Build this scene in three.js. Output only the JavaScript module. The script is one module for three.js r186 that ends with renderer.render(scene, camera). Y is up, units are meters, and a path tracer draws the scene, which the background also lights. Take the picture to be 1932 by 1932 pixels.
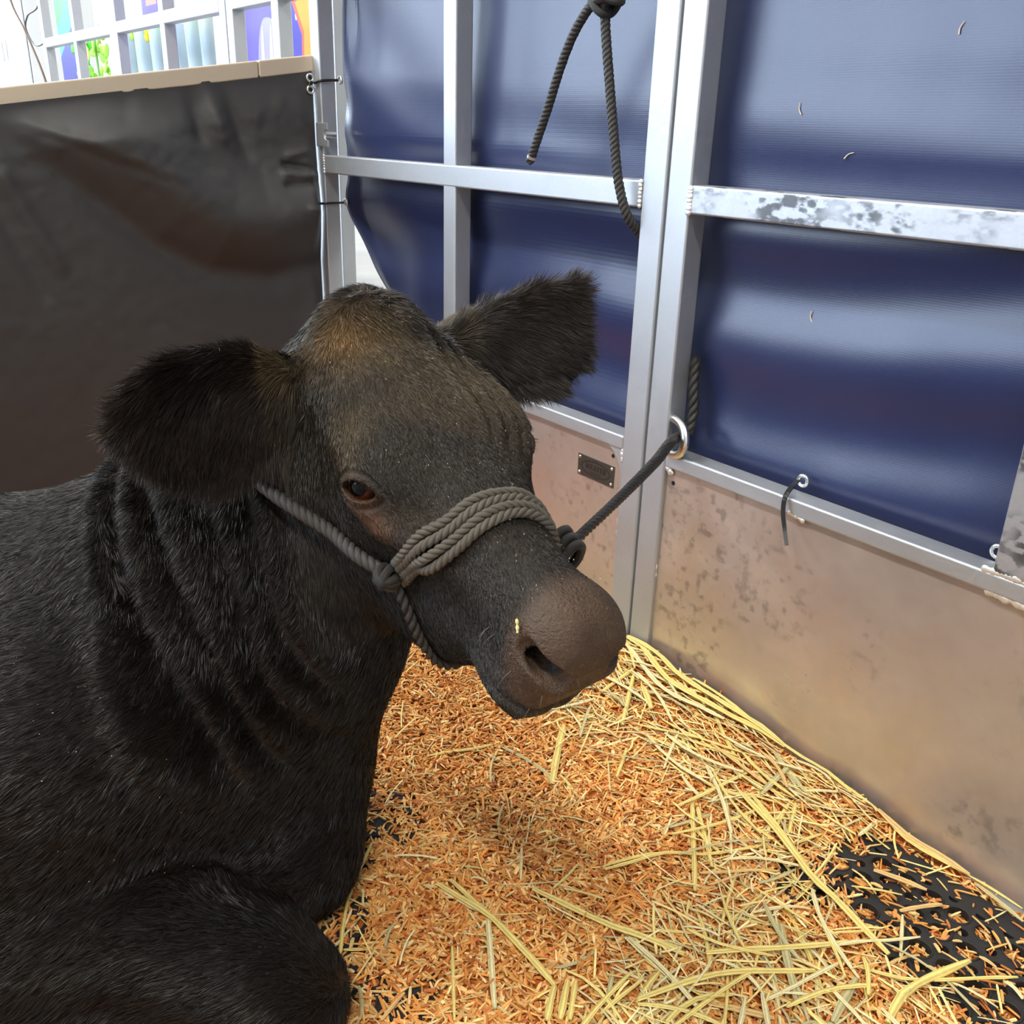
import * as THREE from 'three';
import { RoundedBoxGeometry } from 'three/addons/geometries/RoundedBoxGeometry.js';
import { mergeGeometries } from 'three/addons/utils/BufferGeometryUtils.js';
import { RectAreaLightUniformsLib } from 'three/addons/lights/RectAreaLightUniformsLib.js';

// ================================================================ camera, light, exposure
RectAreaLightUniformsLib.init();
const scene = new THREE.Scene();
const V = (x, y, z) => new THREE.Vector3(x, y, z);
const camera = new THREE.PerspectiveCamera(57.56, 1, 0.05, 60);
camera.position.set(0, 1.0, 1.2);
{
  const D = Math.PI / 180, pitch = 22.112 * D, roll = 1.761 * D, yaw = 37.776 * D;
  const fwd = V(-Math.cos(yaw) * Math.cos(pitch), -Math.sin(pitch), -Math.sin(yaw) * Math.cos(pitch));
  const right = fwd.clone().cross(V(0, 1, 0)).normalize(), up = right.clone().cross(fwd);
  const r2 = right.clone().multiplyScalar(Math.cos(roll)).addScaledVector(up, Math.sin(roll));
  const u2 = up.clone().multiplyScalar(Math.cos(roll)).addScaledVector(right, -Math.sin(roll));
  camera.quaternion.setFromRotationMatrix(new THREE.Matrix4().makeBasis(r2, u2, fwd.clone().negate()));
}
const renderer = new THREE.WebGLRenderer({ antialias: true });
renderer.toneMapping = THREE.LinearToneMapping;
renderer.toneMappingExposure = 1.06;
renderer.shadowMap.enabled = true;
scene.background = new THREE.Color(0.55, 0.62, 0.7);

const LAMP_COLOR = new THREE.Color(1.0, 0.94, 0.84), LAMP_LEVEL = 62;      // hall lamps under the roof
const DAY_COLOR = new THREE.Color(0.66, 0.81, 1.0), DAY_LEVEL = 9.5;        // daylight through the hall's window wall
// ================================================================ helpers
let seed = 1234567;
const srand = (s) => { seed = s >>> 0; };
const rnd = () => { seed = (seed + 0x6D2B79F5) >>> 0; let t = seed; t = Math.imul(t ^ (t >>> 15), t | 1); t ^= t + Math.imul(t ^ (t >>> 7), t | 61); return ((t ^ (t >>> 14)) >>> 0) / 4294967296; };
const rr = (a, b) => a + (b - a) * rnd();
const clamp = (x, a, b) => x < a ? a : x > b ? b : x;
const sst = (a, b, x) => { const t = clamp((x - a) / (b - a), 0, 1); return t * t * (3 - 2 * t); };
const mix = (a, b, t) => a + (b - a) * t;
const gs = (x, w) => Math.exp(-(x * x) / (w * w));
function hash3(i, j, k) { let h = Math.imul(i, 374761393) + Math.imul(j, 668265263) + Math.imul(k, 2147483647 ^ 1274126177); h = Math.imul(h ^ (h >>> 13), 1274126177); return ((h ^ (h >>> 16)) >>> 0) / 4294967296; }
function noise(x, y, z = 0) {
  const i = Math.floor(x), j = Math.floor(y), k = Math.floor(z); let u = x - i, v = y - j, w = z - k;
  u = u * u * (3 - 2 * u); v = v * v * (3 - 2 * v); w = w * w * (3 - 2 * w);
  const a = mix(hash3(i, j, k), hash3(i + 1, j, k), u), b = mix(hash3(i, j + 1, k), hash3(i + 1, j + 1, k), u);
  const c = mix(hash3(i, j, k + 1), hash3(i + 1, j, k + 1), u), d = mix(hash3(i, j + 1, k + 1), hash3(i + 1, j + 1, k + 1), u);
  return mix(mix(a, b, v), mix(c, d, v), w);
}
const fbm = (x, y, z = 0, o = 4) => { let s = 0, a = 0.5, n = 0; for (let q = 0; q < o; q++) { s += a * noise(x, y, z); n += a; x = x * 2.03 + 7.1; y = y * 2.03 + 3.7; z = z * 2.03 + 1.3; a *= 0.5; } return s / n; };
// texture of size n x n from f(u, v) -> [r, g, b] in 0..1 (sRGB for colour maps)
function tex(w, h, f, srgb = false, rx = 1, ry = 1) {
  const d = new Uint8Array(w * h * 4);
  for (let y = 0; y < h; y++) for (let x = 0; x < w; x++) { const c = f(x / w, y / h, x, y), o = (y * w + x) * 4; d[o] = clamp(c[0], 0, 1) * 255; d[o + 1] = clamp(c[1], 0, 1) * 255; d[o + 2] = clamp(c[2], 0, 1) * 255; d[o + 3] = 255; }
  const t = new THREE.DataTexture(d, w, h); t.wrapS = t.wrapT = THREE.RepeatWrapping; t.magFilter = THREE.LinearFilter; t.repeat.set(rx, ry);
  if (srgb) t.colorSpace = THREE.SRGBColorSpace; t.needsUpdate = true; return t;
}
const grey = (f) => (u, v, x, y) => { const g = f(u, v, x, y); return [g, g, g]; };
// noise that repeats over the unit square
const tile = (u, v, s, z = 0, o = 4) => { const b = (x, y) => fbm(x * s, y * s, z, o), fx = u, fy = v; return mix(mix(b(u, v), b(u - 1, v), fx), mix(b(u, v - 1), b(u - 1, v - 1), fx), fy); };
const L3 = (r, g, b) => new THREE.Color().setRGB(r, g, b);
const std = (o) => new THREE.MeshStandardMaterial(o), phy = (o) => new THREE.MeshPhysicalMaterial(o);
const names = new Map();
function numbered(n) { const k = names.get(n) ?? 0; names.set(n, k + 1); return k ? `${n}_${String(k).padStart(3, '0')}` : n; }
const shade = (o) => { o.traverse((c) => { if (c.isMesh) { c.castShadow = true; c.receiveShadow = true; } }); return o; };
function part(name, geometry, material, parent) { const m = new THREE.Mesh(Array.isArray(geometry) ? merge(geometry) : geometry, material); m.name = name; m.castShadow = m.receiveShadow = true; parent.add(m); return m; }
function thing(name, label, category, pos = [0, 0, 0], group, kind) {
  const o = new THREE.Group(); o.name = numbered(name); o.position.set(...pos); scene.add(o);
  o.userData = { label, category }; if (group) o.userData.group = group; if (kind) o.userData.kind = kind; return o;
}
function solo(name, geometry, material, label, category, group, kind) {
  const m = new THREE.Mesh(Array.isArray(geometry) ? merge(geometry) : geometry, material); m.name = numbered(name); m.castShadow = m.receiveShadow = true; scene.add(m);
  m.userData = { label, category }; if (group) m.userData.group = group; if (kind) m.userData.kind = kind; return m;
}
function struct(name, geometry, material, label, category) {
  const m = new THREE.Mesh(Array.isArray(geometry) ? merge(geometry) : geometry, material); m.name = name; m.castShadow = m.receiveShadow = true; scene.add(m);
  m.userData = { kind: 'structure', label, category }; return m;
}
const plain = (g) => { g = g.index ? g.toNonIndexed() : g; for (const k of Object.keys(g.attributes)) if (!['position', 'normal', 'uv'].includes(k)) g.deleteAttribute(k); return g; };
const merge = (list) => list.length === 1 ? list[0] : mergeGeometries(list.map(plain));
// box given by its two corners, edges rounded by r, uv in metres
function box(x0, y0, z0, x1, y1, z1, r = 0.003, seg = 2) {
  const g = r > 0 ? new RoundedBoxGeometry(x1 - x0, y1 - y0, z1 - z0, seg, r) : new THREE.BoxGeometry(x1 - x0, y1 - y0, z1 - z0);
  g.translate((x0 + x1) / 2, (y0 + y1) / 2, (z0 + z1) / 2); return metreUV(g);
}
function metreUV(g) {
  const p = g.attributes.position, n = g.attributes.normal, uv = new Float32Array(p.count * 2);
  for (let i = 0; i < p.count; i++) {
    const ax = Math.abs(n.getX(i)), ay = Math.abs(n.getY(i)), az = Math.abs(n.getZ(i)), x = p.getX(i), y = p.getY(i), z = p.getZ(i);
    if (ax >= ay && ax >= az) { uv[2 * i] = z; uv[2 * i + 1] = y; } else if (ay >= az) { uv[2 * i] = x; uv[2 * i + 1] = z; } else { uv[2 * i] = x; uv[2 * i + 1] = y; }
  }
  g.setAttribute('uv', new THREE.BufferAttribute(uv, 2)); return g;
}
// sheet over x0..x1, y0..y1 with z(x, y)
function sheet(x0, x1, y0, y1, nx, ny, zf) {
  const g = new THREE.PlaneGeometry(1, 1, nx, ny), p = g.attributes.position, uv = g.attributes.uv;
  for (let i = 0; i < p.count; i++) { const x = mix(x0, x1, p.getX(i) + 0.5), y = mix(y0, y1, p.getY(i) + 0.5); p.setXYZ(i, x, y, zf(x, y)); uv.setXY(i, x, y); }
  g.computeVertexNormals(); return g;
}
// tube along a curve with radius function
function tube(points, radius, seg = 40, sides = 8, closed = false) {
  const c = points.getPointAt ? points : new THREE.CatmullRomCurve3(points, closed, 'centripetal');
  const g = new THREE.TubeGeometry(c, seg, 1, sides, closed), p = g.attributes.position, uv = g.attributes.uv;
  for (let i = 0; i <= seg; i++) { const q = c.getPointAt(Math.min(1, i / seg)), R = typeof radius === 'function' ? radius(i / seg) : radius; for (let j = 0; j <= sides; j++) { const k = i * (sides + 1) + j; p.setXYZ(k, q.x + (p.getX(k) - q.x) * R, q.y + (p.getY(k) - q.y) * R, q.z + (p.getZ(k) - q.z) * R); } }
  g.computeVertexNormals(); return g;
}
// laid rope: strands twisted round a path; R outer radius, pitch in metres per turn
function laid(points, R, pitch, strands = 3, per = 26, sides = 7, handed = 1, grow = null) {
  const c = points.getPointAt ? points : new THREE.CatmullRomCurve3(points, false, 'centripetal'), len = c.getLength();
  const n = Math.max(12, Math.ceil(len / pitch * per / 2)); c.arcLengthDivisions = Math.max(200, n * 2); c.updateArcLengths(); const fr = c.computeFrenetFrames(n, false), out = [];
  const rs = R * (strands === 2 ? 0.56 : strands === 3 ? 0.53 : 0.46), ro = R - rs;
  for (let s = 0; s < strands; s++) {
    const pts = [];
    for (let i = 0; i <= n; i++) { const t = i / n, q = c.getPointAt(t), a = handed * (t * len / pitch * 2 * Math.PI) + s * 2 * Math.PI / strands, k = grow ? grow(t) : 1; pts.push(q.addScaledVector(fr.normals[i], Math.cos(a) * ro * k).addScaledVector(fr.binormals[i], Math.sin(a) * ro * k)); }
    const sc = new THREE.CatmullRomCurve3(pts, false, 'centripetal'); sc.arcLengthDivisions = n * 5; const g = grow ? tube(sc, (t) => rs * grow(t), n, sides) : new THREE.TubeGeometry(sc, n, rs, sides, false); out.push(g);
    for (const e of [0, n]) { const cap = new THREE.SphereGeometry(rs, sides, 5); cap.translate(pts[e].x, pts[e].y, pts[e].z); out.push(cap); }
  }
  return merge(out);
}
// ================================================================ materials of the place
const texBrush = tex(512, 512, grey((u, v) => 0.45 + 0.35 * tile(u, v, 6, 3, 3) * 0.6 + 0.25 * tile(u, v, 90, 9, 2)));
const texScuff = tex(1024, 1024, grey((u, v) => { const a = tile(u, v, 5, 21, 5), b = tile(u, v, 40, 5, 3); return 0.42 + 0.5 * (a - 0.5) + 0.22 * (b - 0.5); }));
const aluRough = texBrush.clone(); aluRough.repeat.set(3, 3);
const alu = std({ color: L3(0.52, 0.54, 0.57), metalness: 0.88, roughness: 0.85, roughnessMap: aluRough });
const texWorn = tex(512, 256, (u, v) => { const b = sst(0.47, 0.60, tile(u, v, 30, 14, 4)) * sst(0.40, 0.54, tile(u, v, 5, 41, 3)), k = 0.97 - 0.42 * b + 0.05 * (tile(u, v, 60, 2, 2) - 0.5); return [k, k, k * 1.01]; }, true, 2.2, 4);
const aluWorn = std({ color: L3(0.54, 0.56, 0.59), map: texWorn, metalness: 0.88, roughness: 0.85, roughnessMap: aluRough });
const aluWeld = std({ color: L3(0.85, 0.85, 0.84), metalness: 0.85, roughness: 0.5 });
// worn mill-finish sheet: stains, hoof scuffs and scratches
const texSheet = tex(1024, 1024, (u, v) => {
  const a = tile(u, v, 3, 11, 4), b = tile(u, v, 14, 31, 4), c = tile(u, v, 60, 4, 3), s = sst(0.50, 0.72, tile(u, v, 80, 77, 4)) * sst(0.47, 0.62, tile(u, v, 7, 55, 3));
  const k = 0.86 + 0.16 * (a - 0.5) + 0.12 * (b - 0.5) + 0.06 * (c - 0.5) - 0.15 * s, y = sst(0.5, 0.75, tile(u, v, 5, 91, 3));
  return [k, k * (0.955 - 0.02 * y), k * (0.92 - 0.07 * y)];
}, true, 1, 1);
const sheetRough = texScuff.clone(); sheetRough.repeat.set(1.3, 1.3);
const aluSheet = std({ color: L3(0.80, 0.785, 0.785), map: texSheet, metalness: 0.66, roughness: 0.85, roughnessMap: sheetRough });
const steel = std({ color: L3(0.82, 0.82, 0.80), metalness: 1, roughness: 0.3 });
const texRib = tex(64, 256, grey((u, v, x, y) => 0.5 + 0.5 * Math.sin(y / 256 * Math.PI * 2 * 24) * (0.75 + 0.25 * Math.sin(x / 64 * Math.PI * 2 * 6))));
const rib = texRib.clone(); rib.repeat.set(12, 12);
const vinylNavy = phy({ color: L3(0.019, 0.028, 0.088), roughness: 0.36, bumpMap: rib, bumpScale: 0.00004, specularIntensity: 1, clearcoat: 0.25, clearcoatRoughness: 0.3 });
const vinylBlack = phy({ color: L3(0.055, 0.054, 0.054), roughness: 0.5, specularIntensity: 0.6 });
const zipBlack = std({ color: L3(0.012, 0.012, 0.014), roughness: 0.32 });

// ================================================================ the hall round the stall
const HX0 = -16, HX1 = 6, HZ0 = -8, HZ1 = 7, HY = 5.2;
const wallPaint = std({ color: L3(0.62, 0.62, 0.61), roughness: 0.85 }), roofPaint = std({ color: L3(0.66, 0.66, 0.65), roughness: 0.9 });
const texCon = tex(512, 512, (u, v) => { const k = 0.55 + 0.18 * (tile(u, v, 6, 2, 5) - 0.5); return [k, k * 0.985, k * 0.95]; }, true, 0.5, 0.5);
struct('floor', box(HX0, -0.12, HZ0, HX1, -0.004, HZ1, 0), std({ map: texCon, roughness: 0.7 }), 'grey concrete hall floor under the stall', 'floor');
struct('ceiling', box(HX0, HY, HZ0, HX1, HY + 0.2, HZ1, 0), roofPaint, 'pale hall ceiling above the stall', 'ceiling');
struct('wall_back', box(HX0 - 0.2, -0.1, HZ0 - 0.2, HX1 + 0.2, HY, HZ0, 0), wallPaint, 'pale hall wall far behind the stall panels', 'wall');
struct('wall_left', box(HX0 - 0.2, -0.1, HZ0, HX0, HY, HZ1, 0), wallPaint, 'pale hall wall at the far left end', 'wall');
struct('wall_right', box(HX1, -0.1, HZ0, HX1 + 0.2, HY, HZ1, 0), wallPaint, 'pale hall wall at the right end', 'wall');
const WX0 = -11, WX1 = -3, WY0 = 1.5, WY1 = 3.6;
struct('wall_front', [box(HX0 - 0.2, -0.1, HZ1, WX0, HY, HZ1 + 0.2, 0), box(WX1, -0.1, HZ1, HX1 + 0.2, HY, HZ1 + 0.2, 0), box(WX0, -0.1, HZ1, WX1, WY0, HZ1 + 0.2, 0), box(WX0, WY1, HZ1, WX1, HY, HZ1 + 0.2, 0)], wallPaint, 'pale hall wall with a band of windows facing the stall', 'wall');
{
  const w = new THREE.Group(); w.name = 'window_1'; w.userData = { kind: 'structure', label: 'long band of bright frosted daylight windows in the hall wall', category: 'window' }; scene.add(w);
  const glow = std({ color: L3(0.8, 0.85, 0.9), roughness: 0.5, emissive: DAY_COLOR, emissiveIntensity: DAY_LEVEL * 0.25 });
  const n = 4, pw = (WX1 - WX0) / n;
  for (let i = 0; i < n; i++) part('window_pane', box(WX0 + i * pw + 0.03, WY0 + 0.03, HZ1 + 0.06, WX0 + (i + 1) * pw - 0.03, WY1 - 0.03, HZ1 + 0.09, 0), glow, w);
  for (let i = 0; i <= n; i++) part('mullion', box(WX0 + i * pw - 0.03, WY0, HZ1 + 0.02, WX0 + i * pw + 0.03, WY1, HZ1 + 0.12, 0.004), alu, w);
  const l = new THREE.RectAreaLight(DAY_COLOR, DAY_LEVEL, WX1 - WX0 - 0.1, WY1 - WY0 - 0.1); l.position.set((WX0 + WX1) / 2, (WY0 + WY1) / 2, HZ1 - 0.01); l.lookAt((WX0 + WX1) / 2, (WY0 + WY1) / 2, 0); scene.add(l);
}
{
  const w = new THREE.Group(); w.name = 'window_2'; w.userData = { kind: 'structure', label: 'tall bright daylight windows in the far left end wall', category: 'window' }; scene.add(w);
  const z0 = -6, z1 = 6, y0 = 2.75, y1 = 5.0, n = 6, pw = (z1 - z0) / n, glow = std({ color: L3(0.8, 0.85, 0.9), roughness: 0.5, emissive: DAY_COLOR, emissiveIntensity: DAY_LEVEL * 0.12 });
  for (let i = 0; i < n; i++) part('window_pane', box(HX0 + 0.01, y0 + 0.03, z0 + i * pw + 0.03, HX0 + 0.03, y1 - 0.03, z0 + (i + 1) * pw - 0.03, 0), glow, w);
  for (let i = 0; i <= n; i++) part('mullion', box(HX0, y0, z0 + i * pw - 0.03, HX0 + 0.06, y1, z0 + i * pw + 0.03, 0.004), alu, w);
  const l = new THREE.RectAreaLight(DAY_COLOR, DAY_LEVEL * 2, z1 - z0, y1 - y0); l.position.set(HX0 + 0.08, (y0 + y1) / 2, (z0 + z1) / 2); l.lookAt(0, (y0 + y1) / 2, (z0 + z1) / 2); scene.add(l);
}
{
  const lens = std({ color: L3(0.9, 0.9, 0.88), emissive: LAMP_COLOR, emissiveIntensity: LAMP_LEVEL * 0.25 }), tray = std({ color: L3(0.7, 0.7, 0.7), roughness: 0.5 });
  const put = (x, z, i, ordinal) => {
    const t = thing('ceiling_light', `white ceiling lamp in the ${z > 0 ? 'front' : 'back'} row, ${ordinal} from the left end of the hall`, 'lamp', [x, HY, z], 'hall ceiling lamps');
    part('housing', box(-1.15, -0.1, -0.22, 1.15, 0, 0.22, 0.01), tray, t); part('diffuser', box(-1.1, -0.12, -0.18, 1.1, -0.095, 0.18, 0.005), lens, t);
    const l = new THREE.RectAreaLight(LAMP_COLOR, LAMP_LEVEL, 2.2, 0.36); l.position.set(x, HY - 0.13, z); l.lookAt(x, 0, z); scene.add(l);
  };
  for (const z of [-5.6, 2.6]) [-11, -6.8, -2.6, 1.6].forEach((x, i) => put(x, z, i, ['first', 'second', 'third', 'fourth'][i]));
}

// ================================================================ stall panels: one straight line of gates along z = 0
const TD = 0.044;                                   // tube depth
const post = (x0, x1, y0, y1, g, z = 0) => part('post', box(x0, y0, z - TD, x1, y1, z, 0.004), alu, g);
const rail = (x0, x1, y0, y1, g, z = 0, d = TD) => part('rail', box(x0, y0, z - d, x1, y1, z, 0.004), alu, g);
function bead(x0, y0, x1, y1, z, n, r, g) {          // weld: overlapping flattened drops
  const out = []; for (let i = 0; i <= n; i++) { const s = new THREE.SphereGeometry(r * rr(0.8, 1.25), 8, 6); s.scale(1, 1, 0.55); s.translate(mix(x0, x1, i / n) + rr(-1, 1) * r * 0.2, mix(y0, y1, i / n) + rr(-1, 1) * r * 0.2, z); out.push(s); }
  part('weld', out, aluWeld, g);
}
srand(11);
const POST_TOP = 2.0;
// right gate
const gateR = thing('stall_gate', 'right aluminium stall gate with navy tarp behind and scuffed lower sheet', 'gate', [0, 0, 0]);
post(-1.152, -1.101, 0.02, POST_TOP, gateR); part('post', box(-0.5, 0.475, -TD, -0.45, POST_TOP, 0, 0.004), aluWorn, gateR); post(0.09, 0.14, 0.02, POST_TOP, gateR);
part('rail', box(-1.101, 0.885, 0.001 - TD, 0.09, 0.930, 0.001, 0.004), aluWorn, gateR); rail(-1.101, 0.09, 0.446, 0.474, gateR); rail(-1.101, 0.09, 0.02, 0.05, gateR, -0.0125, 0.03); rail(-1.101, 0.09, 1.36, 1.405, gateR); rail(-1.152, 0.14, POST_TOP, POST_TOP + 0.045, gateR);
// left gate
const gateM = thing('stall_gate', 'left aluminium stall gate with nameplate on its lower sheet', 'gate', [0, 0, 0]);
post(-1.212, -1.158, 0.02, POST_TOP, gateM); post(-1.834, -1.786, 0.475, POST_TOP, gateM); post(-2.460, -2.412, 0.02, POST_TOP, gateM);
rail(-2.412, -1.212, 0.887, 0.932, gateM, 0.001); rail(-2.412, -1.212, 0.446, 0.474, gateM); rail(-2.412, -1.212, 0.02, 0.05, gateM, -0.0125, 0.03); rail(-2.412, -1.212, 1.36, 1.405, gateM); rail(-2.46, -1.158, POST_TOP, POST_TOP + 0.045, gateM);
const sheetR = part('lower_sheet', box(-1.101, 0.006, -0.012, 0.09, 0.449, -0.009, 0), aluSheet, gateR);
const sheetM = part('lower_sheet', box(-2.412, 0.006, -0.012, -1.212, 0.449, -0.009, 0), aluSheet, gateM);
// ---------------------------------------------------------------- tarps, ties, rings and plates on the gates
const billow = (x, y) => {
  let z = -0.066;
  const low = sst(0.90, 0.84, y), ph = y - 0.755 - 0.05 * (x + 0.8) + 0.02 * Math.sin(x * 5.1);
  z += low * sst(0.44, 0.50, y) * 0.0075 * Math.cos(2 * Math.PI * ph / 0.212 + Math.PI / 2) * (0.8 + 0.4 * noise(x * 3, 2));
  const hi = sst(0.93, 0.99, y); z += hi * (0.005 * Math.cos((y - 1.0) * 9 + 0.6 * Math.sin(x * 3.1)) - 0.004 * Math.sin((y - 0.95) * 24 + x * 4) * sst(1.12, 0.98, y));
  z += 0.0035 * (noise(x * 4, y * 4, 9) - 0.5) + 0.0012 * (noise(x * 14, y * 9, 4) - 0.5);
  return Math.min(z, -0.049);
};
function tarpThing(x0, x1, y0, y1, label, zf, m, nx, ny) {
  const t = thing('vinyl_tarp', label, 'tarp'); const g = sheet(x0, x1, y0, y1, nx, ny, zf), back = sheet(x0, x1, y0, y1, nx, ny, (x, y) => zf(x, y) - 0.0012);
  const b = back.index.array; for (let i = 0; i < b.length; i += 3) { const q = b[i]; b[i] = b[i + 1]; b[i + 1] = q; } back.computeVertexNormals();
  part('sheet', [g, back], m, t); return t;
}
const eyelet = new THREE.TorusGeometry(0.0085, 0.0032, 8, 18);
const grommet = (t, x, y, z) => { const g = eyelet.clone(); g.translate(x, y, z); part('eyelet', g, steel, t); };
const tarpR = tarpThing(-1.135, 0.12, 0.455, 1.97, 'navy vinyl tarp behind the right gate', billow, vinylNavy, 150, 180);
grommet(tarpR, -0.838, 0.4915, -0.044); grommet(tarpR, -0.517, 0.487, -0.046);
// the left tarp has a slack corner that leaves a slit beside the hinge post
const billowM = (x, y) => {
  const s = (x + 2.405) / 0.6, e = gs(y - 1.112, 0.07) + gs(y - 0.808, 0.07) ; let z = billow(x, y);
  if (s < 1) z += 0.016 * (1 - s) * (Math.sin((y - 0.95) * 14 + s * 5) - 0.3) * sst(0, 0.1, s) - 0.010 * gs((y - 1.06 + 0.22 * s), 0.05) * (1 - s);
  return Math.min(z, -0.049);
};
const tarpM = tarpThing(-2.405, -1.17, 0.455, 1.97, 'navy vinyl tarp behind the left gate', billowM, vinylNavy, 150, 180);
{ // slack lower left corner pulled inwards
  const p = tarpM.children[0].geometry.attributes.position; for (let i = 0; i < p.count; i++) { const x = p.getX(i), y = p.getY(i); if (x < -2.0 && y < 0.80) { const k = sst(0.80, 0.52, y) * sst(-2.0, -2.405, x); p.setX(i, x + 0.17 * k); p.setZ(i, p.getZ(i) - 0.05 * k); } }
  tarpM.children[0].geometry.computeVertexNormals();
}
grommet(tarpM, -2.398, 1.1145, -0.05); grommet(tarpM, -2.396, 0.812, -0.052);
// zip ties
const tie = (label, pts, r = 0.0024) => solo('zip_tie', tube(pts, r, 30, 6), zipBlack, label, 'zip tie', 'black zip ties on the panels');
tie('black zip tie round the hinge post beside the upper eyelet', [V(-2.400, 1.114, -0.046), V(-2.405, 1.113, -0.02), V(-2.409, 1.110, 0.004), V(-2.430, 1.106, 0.006), V(-2.446, 1.108, 0.012), V(-2.444, 1.100, 0.014)], 0.0034);
tie('black zip tie round the hinge post beside the lower eyelet', [V(-2.398, 0.812, -0.048), V(-2.406, 0.811, -0.02), V(-2.409, 0.810, 0.004), V(-2.436, 0.808, 0.006), V(-2.448, 0.807, 0.010)], 0.003);
{
  const c = new THREE.CatmullRomCurve3([V(-0.842, 0.4925, -0.036), V(-0.836, 0.487, -0.012), V(-0.832, 0.476, 0.006), V(-0.828, 0.455, 0.012), V(-0.818, 0.430, 0.016), V(-0.802, 0.408, 0.026)]), out = [], n = 26;
  const pos = [], idx = []; for (let i = 0; i <= n; i++) { const q = c.getPointAt(i / n), t = c.getTangentAt(i / n), s = V(0.75, 0.25, -0.6); s.addScaledVector(t, -s.dot(t)).normalize(); const u = s.clone().cross(t), w = mix(0.0042, 0.0030, i / n); for (const [a, b] of [[-1, -1], [1, -1], [1, 1], [-1, 1]]) { const v = q.clone().addScaledVector(s, a * w).addScaledVector(u, b * 0.0012); pos.push(v.x, v.y, v.z); } if (i < n) for (let k = 0; k < 4; k++) { const a = i * 4 + k, b = i * 4 + (k + 1) % 4; idx.push(a, b, b + 4, a, b + 4, a + 4); } }
  idx.push(0, 2, 1, 0, 3, 2, n * 4, n * 4 + 1, n * 4 + 2, n * 4, n * 4 + 2, n * 4 + 3);
  const g = new THREE.BufferGeometry(); g.setAttribute('position', new THREE.Float32BufferAttribute(pos, 3)); g.setIndex(idx); const f = g.toNonIndexed(); f.computeVertexNormals();
  solo('zip_tie', f, zipBlack, 'loose black zip tie tail hanging over the right gate rail', 'zip tie', 'black zip ties on the panels');
}
// tie ring on the right gate's post
part('tie_ring', tube([V(-1.106, 0.535, -0.012), V(-1.085, 0.536, -0.006), V(-1.063, 0.528, 0.001), V(-1.052, 0.505, 0.006), V(-1.062, 0.482, 0.006), V(-1.085, 0.475, 0.0), V(-1.106, 0.476, -0.008)], 0.0076, 48, 12), steel, gateR);
// latch plate on the hinge post
{
  const s = new THREE.Shape(); s.moveTo(-0.03, -0.028); s.lineTo(0.034, -0.028); s.lineTo(0.034, -0.014); s.absarc(0.026, 0.0, 0.013, -Math.PI / 2, Math.PI / 2, true); s.lineTo(0.034, 0.014); s.lineTo(0.034, 0.028); s.lineTo(-0.03, 0.028); s.closePath();
  const g = new THREE.ExtrudeGeometry(s, { depth: 0.004, bevelEnabled: true, bevelThickness: 0.0008, bevelSize: 0.0008, bevelSegments: 1 }); g.rotateY(0.0); g.translate(-2.405, 0.982, 0.002); part('latch_plate', metreUV(g), alu, gateM);
  const b = new THREE.CylinderGeometry(0.008, 0.008, 0.03, 16); b.rotateX(Math.PI / 2); b.translate(-2.392, 0.982, -0.012); part('latch_pin', b, steel, gateM);
}
// nameplate with four rivets
{
  const W = 1024, H = 416, cv = document.createElement('canvas'); cv.width = W; cv.height = H; const c = cv.getContext('2d');
  c.fillStyle = '#4a4540'; c.fillRect(0, 0, W, H); srand(5); for (let i = 0; i < 2600; i++) { const k = 60 + rnd() * 40 | 0; c.fillStyle = `rgba(${k},${k - 4},${k - 10},0.35)`; c.fillRect(rnd() * W, rnd() * H, 30 + rnd() * 60, 1.5); }
  c.strokeStyle = '#1c1916'; c.lineWidth = 12; c.beginPath(); c.ellipse(W / 2, H / 2, 400, 140, 0, 0, 7); c.stroke(); c.lineWidth = 6; c.beginPath(); c.ellipse(W / 2, H / 2, 425, 165, 0, Math.PI * 1.05, Math.PI * 1.95); c.stroke(); c.beginPath(); c.ellipse(W / 2, H / 2, 425, 165, 0, Math.PI * 0.05, Math.PI * 0.95); c.stroke();
  c.fillStyle = '#1c1916'; c.font = 'bold 150px serif'; c.textAlign = 'center'; c.textBaseline = 'middle'; c.fillText('WEAVER', W / 2, H / 2 - 22, 600);
  for (let i = 0; i < 2; i++) c.fillRect(W / 2 - 170 + i * 20, H / 2 + 72 + i * 22, 340 - i * 40, 9);
  for (const s of [-1, 1]) { c.beginPath(); c.arc(W / 2 + s * 440, H / 2, 30, 0, 7); c.stroke(); }
  const t = new THREE.CanvasTexture(cv); t.colorSpace = THREE.SRGBColorSpace;
  const n = thing('nameplate', 'small dark metal nameplate with four bright rivets on the left gate sheet', 'nameplate', [-1.290, 0.381, -0.009]);
  const m = std({ color: L3(0.12, 0.11, 0.10), metalness: 0.6, roughness: 0.45 }), plate = part('plate', box(-0.0535, -0.0225, 0, 0.0535, 0.0225, 0.0016, 0.0006, 1), m, n);
  const f = new THREE.PlaneGeometry(0.105, 0.043); f.translate(0, 0, 0.0018); part('engraving', f, std({ map: t, metalness: 0.5, roughness: 0.5 }), plate);
  for (const [x, y] of [[-0.047, 0.016], [0.047, 0.016], [-0.047, -0.016], [0.047, -0.016]]) { const s = new THREE.SphereGeometry(0.0034, 12, 8); s.scale(1, 1, 0.6); s.translate(x, y, 0.0022); part('rivet', s, steel, plate); }
}
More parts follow.
